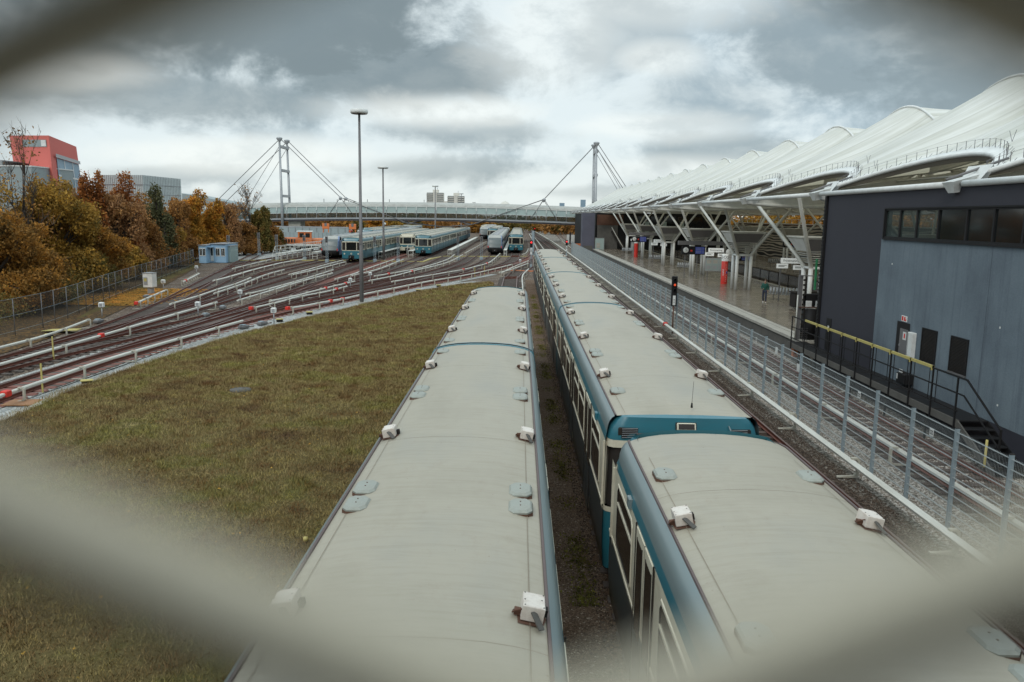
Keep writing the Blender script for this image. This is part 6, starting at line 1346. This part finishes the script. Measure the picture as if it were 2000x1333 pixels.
def tower(cx, w_, z, n, label, dy=1400, step=None):
    e = empty('high_rise', (cx, dy, 0), label, 'high rise', 'two high rise blocks on the skyline'); b = MB(); b.box(-w_*.46, w_*.46, 0, 22, 0, z, 'farcream'); b.box(-w_*.10, w_*.10, -1.8, 0, 0, z+1, 'farcream'); b.box(-w_*.15, w_*.18, 4, 14, z, z+5, 'farcream'); b.box(w_*.1, w_*.12, 8, 8.6, z+5, z+9, 'silver'); b.build('wall', e)
    for k in range(n):
        zz = z-2-(k)*3.3
        b = MB(); b.box(-w_*.5, -w_*.14, -1.6, 0, zz-1.5, zz-.2, 'farcream'); b.box(w_*.14, w_*.5, -1.6, 0, zz-1.5, zz-.2, 'farcream'); b.box(-w_*.48, -w_*.12, -.2, -.01, zz-.2, zz+1.6, 'fardark'); b.box(w_*.12, w_*.48, -.2, -.01, zz-.2, zz+1.6, 'fardark'); b.build('balcony', e)
    return e
tower(-146.5, 30, 45.5, 13, 'taller left cream high rise with stacked balconies'); tower(-110.5, 30, 40.5, 11, 'right cream high rise, stepped lower on its left side')
b = MB(); b.box(-7, 7, 0, 14, 0, 31, 'farcream'); 
for k in range(8): b.box(-7.2, 7.2, -.3, 0, 2+k*3.6, 3.4+k*3.6, 'fardark')
tag(b.build('low_annex', None, (-129, 1400, 0)), 'lower cream annex left of the right high rise', 'building')
b = MB(); b.lathe((0, 0, 0), [(5.2, 0), (5.2, 20.5), (3, 22.6), (0, 24)], 'farcream', 10, False); tag(b.build('water_tower', None, (-16.3, 900, 0)), 'small cream tower with a grey cap right of the high rises', 'tower')
b = MB(); b.box(-7.5, 7.5, 0, 14, 0, 50, 'farblue'); tag(b.build('office_tower', None, (131, 2500, 0)), 'distant pale blue office tower above the footbridge', 'tower')
b = MB(); b.box(-7.5, 7.5, 0, 14, 0, 61, 'farblue'); tag(b.build('office_tower', None, (196, 2500, 0)), 'distant pale blue office tower just above the canopy end', 'tower')
for i, (x, y, l) in enumerate(((632, 398, 'cream far block left of the small conifer'), (658, 399, 'cream far block behind the left cable clamp'), (672, 396, 'cream far block with a roof box at the cable clamp'), (717, 399, 'far roof with a chimney right of the lamp post'), (760, 399, 'far roof with a thin aerial'), (828, 400, 'far flat roof left of the high rise'))):
    p = PY(x, y, 1200); b = MB(); w_ = [8, 12, 9, 13, 12, 10][i]; b.box(-w_, w_, 0, 10, 0, p.z-1.5, 'farcream'); b.box(-w_*.3, w_*.2, 2, 6, p.z-1.5, p.z+1.5, 'farcream'); b.box(-.4, .4, 2, 3, p.z+1, p.z+7, 'fardark')
    for k in range(8): b.box(-w_*.9, w_*.9, -.2, -.01, p.z-4-k*3, p.z-2.8-k*3, 'fardark')
    tag(b.build('far_block', None, (p.x, 1200, 0)), l, 'building')
# ------------------------------------------------------------------ trees
def leaves(n, lobes, size, seed, shell=.55):
    r = np.random.default_rng(seed); w_ = np.array([l[3]*l[4]*l[5] for l in lobes])**.75; w_ /= w_.sum(); k = r.choice(len(lobes), n, p=w_); Lb = np.array(lobes)[k]
    d = r.standard_normal((n, 3)); d /= np.linalg.norm(d, axis=1)[:, None]; rad = (shell+(1-shell)*r.random(n))**.8*(1+.10*r.standard_normal(n))
    bump = 1+.22*np.sin(d[:, 0]*7+Lb[:, 0]*3)*np.sin(d[:, 1]*6+Lb[:, 1])*np.sin(d[:, 2]*7+Lb[:, 2])
    c = Lb[:, :3]+d*(rad*bump)[:, None]*Lb[:, 3:6]; c = c+np.round(r.standard_normal((n, 3)), 1)*.12; c = c[c[:, 2] > .15]; n = len(c)
    s = size*(.5+.9*r.random(n)); u = r.standard_normal((n, 3)); u /= np.linalg.norm(u, axis=1)[:, None]; t = r.standard_normal((n, 3)); v = np.cross(u, t); v /= np.linalg.norm(v, axis=1)[:, None]
    V = np.zeros((n, 4, 3)); V[:, 0] = c-u*s[:, None]; V[:, 1] = c+v*s[:, None]*.6; V[:, 2] = c+u*s[:, None]; V[:, 3] = c-v*s[:, None]*.6; return V
def limbs(b, h, r_, seed, lobes, bare=False):
    q = random.Random(seed); top = Vector((q.uniform(-.3, .3), q.uniform(-.3, .3), h*.8)); b.tube([(0, 0, -.3), (0, 0, h*.25), top*.6, top], [r_*1.3, r_, r_*.7, r_*.15], 'bark', 7)
    for l in lobes:
        c = Vector(l[:3]); st = Vector((0, 0, min(h*.6, max(.8, c.z*.55)))); m = st.lerp(c, .5)+Vector((q.uniform(-.3, .3), q.uniform(-.3, .3), .3)); b.tube([st, m, c+Vector((0, 0, l[5]*.3))], [r_*.5, r_*.3, .02], 'bark', 5)
        for k in range(4 if not bare else 9):
            e = c+Vector((q.uniform(-1, 1)*l[3], q.uniform(-1, 1)*l[4], q.uniform(-.2, 1.1)*l[5])); m2 = m.lerp(e, .5)+Vector((0, 0, .2)); b.tube([m, m2, e], [r_*.22, r_*.12, .012], 'bark', 4)
            if bare:
                for j in range(6): f = m2.lerp(e, q.random()); b.tube([f, f+Vector((q.uniform(-.6, .6), q.uniform(-.6, .6), q.uniform(.3, 1.2)))], [.022, .006], 'bark', 3)
NTREE = [0]
def tree(px_, py_top, Y, wpx, kind, label, n=9000, bare=False, size=.10, base=0.0, group='autumn trees behind the wire fence', cat='tree', name='autumn_tree', wide=1.0):
    NTREE[0] += 1; sd_ = NTREE[0]*17; q = random.Random(sd_); p = PY(px_, py_top, Y); h = p.z-base; W_ = wpx*Y/F/2*wide
    lobes = []
    m = 22 if not bare else 6
    for i in range(m):
        a = q.random()*6.28; f = q.random()**.6; zz = h*(.22+.62*q.random()) if i else h*.86; taper = 1-.75*max(0, (zz/h-.42)); rr_ = .30 if not bare else .5; lobes.append((math.cos(a)*W_*.78*f*taper, math.sin(a)*W_*.78*f*taper, zz, W_*rr_*q.uniform(.6, 1.25), W_*rr_*q.uniform(.6, 1.25), h*.125*q.uniform(.7, 1.3)))
    if not bare:
        for i in range(4): a = i*1.57+q.random(); lobes.append((math.cos(a)*W_*.55, math.sin(a)*W_*.55, h*.20, W_*.42, W_*.42, h*.19))
    e = empty(name, (p.x, Y, base), label, cat, group)
    b = MB(); limbs(b, h, (.16+.012*h)*(.38 if bare else 1), sd_, lobes, bare); b.build('trunk', e)
    V = leaves(n, lobes, size*(.6+Y/120), sd_); o = trimesh('crown', V, LF[kind], 4); o.parent = e
TL = [(-20, 395, 54, 220, 'ochre', 'broad ochre tree cut by the left picture edge', 26000), (-70, 330, 58, 220, 'mustard', 'mustard tree farthest left behind the edge tree', 12000),
 (95, 338, 69, 190, 'mustard', 'tall mustard tree below the red block', 26000), (150, 400, 74, 180, 'ochre', 'large ochre tree in front, lower left of the rust crowns', 26000),
 (40, 430, 59, 170, 'ochre', 'low dense ochre tree near the left edge fence', 18000), (178, 328, 84, 70, 'rust', 'slim rust red tree just right of the red block', 9000), (238, 338, 88, 86, 'rust', 'bright rust red tree in front of the glass hall', 12000),
 (225, 368, 86, 130, 'dull', 'dull pinkish brown tree between ochre and pine', 11000), (262, 405, 91, 120, 'brown', 'brown tree below the rust red crown', 12000),
 (305, 355, 100, 74, 'pine', 'dark grey green pine with an open top', 15000), (302, 418, 101, 120, 'brown', 'brown bushy tree at the foot of the pine', 13000), (235, 470, 83, 115, 'mustard', 'yellowish low tree above the white switch cabinet', 13000),
 (170, 490, 71, 120, 'green', 'green brown undergrowth tree above the wire fence', 12000), (60, 520, 58, 160, 'green', 'dark green brown bush row tree at the left edge', 12000),
 (368, 372, 120, 90, 'orange', 'golden orange tree beside the blue hut', 17000), (418, 385, 124, 50, 'orange', 'narrow golden tree right of the golden orange one', 8000), (335, 440, 104, 70, 'mustard', 'yellow green tree hanging over the fence before the hut', 12000),
 (330, 490, 105, 80, 'green', 'dark undergrowth tree left of the hut', 8000),
 (442, 392, 132, 64, 'dull', 'pinkish brown thin tree behind the blue hut', 9000), (475, 432, 136, 70, 'brown', 'reddish brown bush behind the hut porch', 9000), (505, 400, 142, 56, 'green', 'dark green bush tree left of the pylon', 10000), (528, 432, 146, 40, 'brown', 'small brown tree nearest the white container', 5000)]
TL += [(205, 372, 92, 140, 'brown', 'brown tree filling the gap behind the rust crowns', 11000), (280, 374, 108, 100, 'ochre', 'ochre tree behind the pine', 9000), (345, 385, 116, 90, 'brown', 'reddish brown tree between the pine and the golden tree', 9000), (130, 352, 84, 130, 'brown', 'brown crown behind the tall mustard tree', 10000), (395, 415, 128, 60, 'rust', 'low rust tree behind the blue hut', 7000), (545, 445, 150, 30, 'green', 'small green brown tree right of the dark bush', 3000)]
for T__ in TL: tree(*T__[:6], n=int(T__[6]*1.35))
tree(30, 238, 66, 120, 'brown', 'tall thin nearly bare tree in front of the red block', n=900, bare=True); tree(485, 358, 140, 56, 'brown', 'bare pale tree beside the left cables', n=200, bare=True); tree(455, 395, 150, 60, 'dull', 'bare twiggy tree behind the hut roof', n=700, bare=True)
for i, (x, top, Y, w_, k, l) in enumerate([(735, 448, 255, 60, 'orange', 'golden tree under the footbridge left of the second lamp post'), (765, 446, 262, 50, 'mustard', 'yellow tree under the footbridge right of the second lamp post'), (700, 452, 270, 40, 'green', 'green shrub tree left of the golden trees under the bridge'), (690, 392, 420, 14, 'pine', 'small dark conifer above the bridge left part')]):
    tree(x, top-(24 if i < 3 else 0), Y, w_, k, l, n=5000, size=.14, group='trees by the footbridge')
# far woods: one mass
r = np.random.default_rng(9); lob = []
for k in range(330):
    a = r.random(); x = -420+900*a; y = 330+90*r.random(); lob.append((x, y, 2.6+1.6*r.random(), 4+5*r.random(), 4, 3.0+1.5*r.random()))
for kx, kind in enumerate(('green', 'ochre', 'brown')):
    V = leaves(36000, lob[kx::3], .8, 50+kx, .6); o = trimesh('far_wood', V, LF[kind], 4); tag(o, ['far green belt of trees beyond the footbridge', 'far ochre belt of trees beyond the footbridge', 'far brown belt of trees beyond the footbridge'][kx], 'wood', kind='stuff')
lob = [(50+6*r.random(), 60+r.random()*120, 5.5+2*r.random(), 4, 5, 4.2) for k in range(44)]
for kx, kind in enumerate(('orange', 'mustard')): tag(trimesh('tree_belt', leaves(22000, lob[kx::2], .3, 70+kx, .6), LF[kind], 4), ['orange hedge of trees glimpsed beyond the far parapet', 'yellow hedge of trees glimpsed beyond the far parapet'][kx], 'wood', kind='stuff')
V = leaves(42000, [(-31.0-max(0, y-45)*.26-2.0*r.random(), y, .5, 1.5, 2.2, 1.9) for y in np.linspace(22, 100, 44)], .07, 77, .3); tag(trimesh('undergrowth', V, LF['green'], 4), 'low leafy undergrowth along the wire fence', 'undergrowth', kind='stuff')
# fallen leaves by the cabinet
n = 9000; r = np.random.default_rng(4); x = -30.0-4*r.random(n)+1.2*r.standard_normal(n); y = 60+14*r.random(n); V = np.zeros((n, 4, 3)); a = r.random(n)*6.28; s = .06+.05*r.random(n)
for k in range(4): V[:, k] = np.stack([x+np.cos(a+k*1.57)*s, y+np.sin(a+k*1.57)*s, -.13+.03*r.random(n)], 1)
tag(trimesh('fallen_leaves', V, LF['orange'], 4), 'fallen orange leaves around the switch cabinet', 'leaves', kind='stuff')
# right of bridge: low wall, orange boxes
b = MB()
for k in range(14): b.box(k*1.0, k*1.0+.9, 0, 1.2, 0, 1.0, 'orange')
tag(b.build('brick_stacks', None, (12.6, 186, 0)), 'row of orange brick stacks left of the violet pillar', 'bricks')
b = MB(); b.box(0, 3.4, 0, 1.0, 0, 2.2, 'white'); b.box(6, 9.5, 2, 3, 0, 2.4, 'white'); b.box(.5, .9, -3, -2.6, 0, 3.0, 'black'); tag(b.build('white_boxes', None, (13.2, 222, 0)), 'two white cabins behind the orange brick stacks', 'cabin')
n = 700; r = np.random.default_rng(14); y = 8+55*r.random(n)**1.3; x = -17.5+15*r.random(n); V = np.zeros((n, 4, 3)); a = r.random(n)*6.28; s = .012+.03*r.random(n)
for k in range(4): V[:, k] = np.stack([x+np.cos(a+k*1.57)*s, y+np.sin(a+k*1.57)*s, -.08+.05*r.random(n)], 1)
tag(trimesh('leaf_specks', V, LF['mustard'], 4), 'scattered pale fallen leaves on the lawn', 'leaves', kind='stuff')
# manhole, ball
b = MB(); b.lathe((0, 0, 0), [(.42, 0), (.42, .05), (0, .06)], 'concdark', 18); tag(b.build('manhole_cover', None, tuple(G(470, 763, -.1))), 'round manhole cover in the lawn', 'manhole cover')
b = MB(); b.lathe((0, 0, 0), [(0, -.06), (.05, -.04), (.06, 0), (.05, .04), (0, .06)], 'yellow', 10); tag(b.build('ball', None, tuple(G(597, 1053, -.02))), 'small pale yellow ball in the grass beside the train', 'ball')
# ------------------------------------------------------------------ expanded metal screen of the overpass the photographer looks through
YN, YF, TH = .046, .054, .0039      # near and far edge of the flat strands, and their height
top_, bot_ = PY(970, -425, YN), PY(1004, 1478, YN)
hb = (top_.z-bot_.z+TH)/2; ha = .0670; cx_ = .0030; cz_ = (top_.z+bot_.z)/2
ms = empty('metal_screen', (cx_, YN, cz_), 'blurred expanded metal screen right in front of the viewer', 'metal screen')
b = MB(); NX, NZ = 12, 14; DY = YF-YN
for i in range(-NX, NX):
    for j in range(-NZ, NZ):
        if (i+j) % 2 == 0: p, q = (i, j+1), (i+1, j)
        else: p, q = (i, j), (i+1, j+1)
        p = Vector((p[0]*ha, 0, p[1]*hb)); q = Vector((q[0]*ha, 0, q[1]*hb)); d = q-p; n = Vector((-d.z, 0, d.x)).normalized()*TH/2
        rg = []
        for f, kk in ((0, 1.3), (.15, 1), (.5, .95), (.85, 1), (1, 1.3)):
            c = p+d*f; rg.append([c-n*kk, c-n*kk+Vector((0, DY, 0)), c+n*kk*.6+Vector((0, DY, 0)), c+n*kk+Vector((0, DY*.85, 0)), c+n*kk+Vector((0, DY*.15, 0)), c+n*kk*.6])
        b.loft(rg, 'mesh', True, False)
b.build('mesh_sheet', ms)
b = MB(); w2, h2 = NX*ha, NZ*hb
for a, c in (((-w2, -h2), (w2, -h2)), ((w2, -h2), (w2, h2)), ((w2, h2), (-w2, h2)), ((-w2, h2), (-w2, -h2))): b.bar((a[0], .004, a[1]), (c[0], .004, c[1]), .03, .03, 'mesh')
b.build('frame', ms)
op = empty('overpass', (0, -1.6, 0), 'unseen overpass under the viewer with an added wall and sill shading the screen', 'bridge')
b = MB(); b.box(-8, 8, .45, 1.62, 5.15, 5.40, 'concdark'); b.build('deck', op)
b = MB(); b.box(-8, 8, 1.62, 1.72, 5.1, cz_-NZ*hb-.12, 'concdark'); b.box(-8, 8, 1.60, 2.14, cz_-NZ*hb-.10, cz_-NZ*hb-.03, 'concdark'); b.build('parapet', op)  # outer sill added out of view to keep bounce light off the strands
b = MB(); b.box(-8, 8, .45, .55, 5.4, 10.2, 'black'); b.build('unseen_shade_wall', op)  # wall added behind the viewer to block sky light on the screen
for x_ in (-6, 6): b = MB(); b.box(x_-.3, x_+.3, .6, 1.2, -.2, 5.15, 'concdark'); b.build('pier', op)
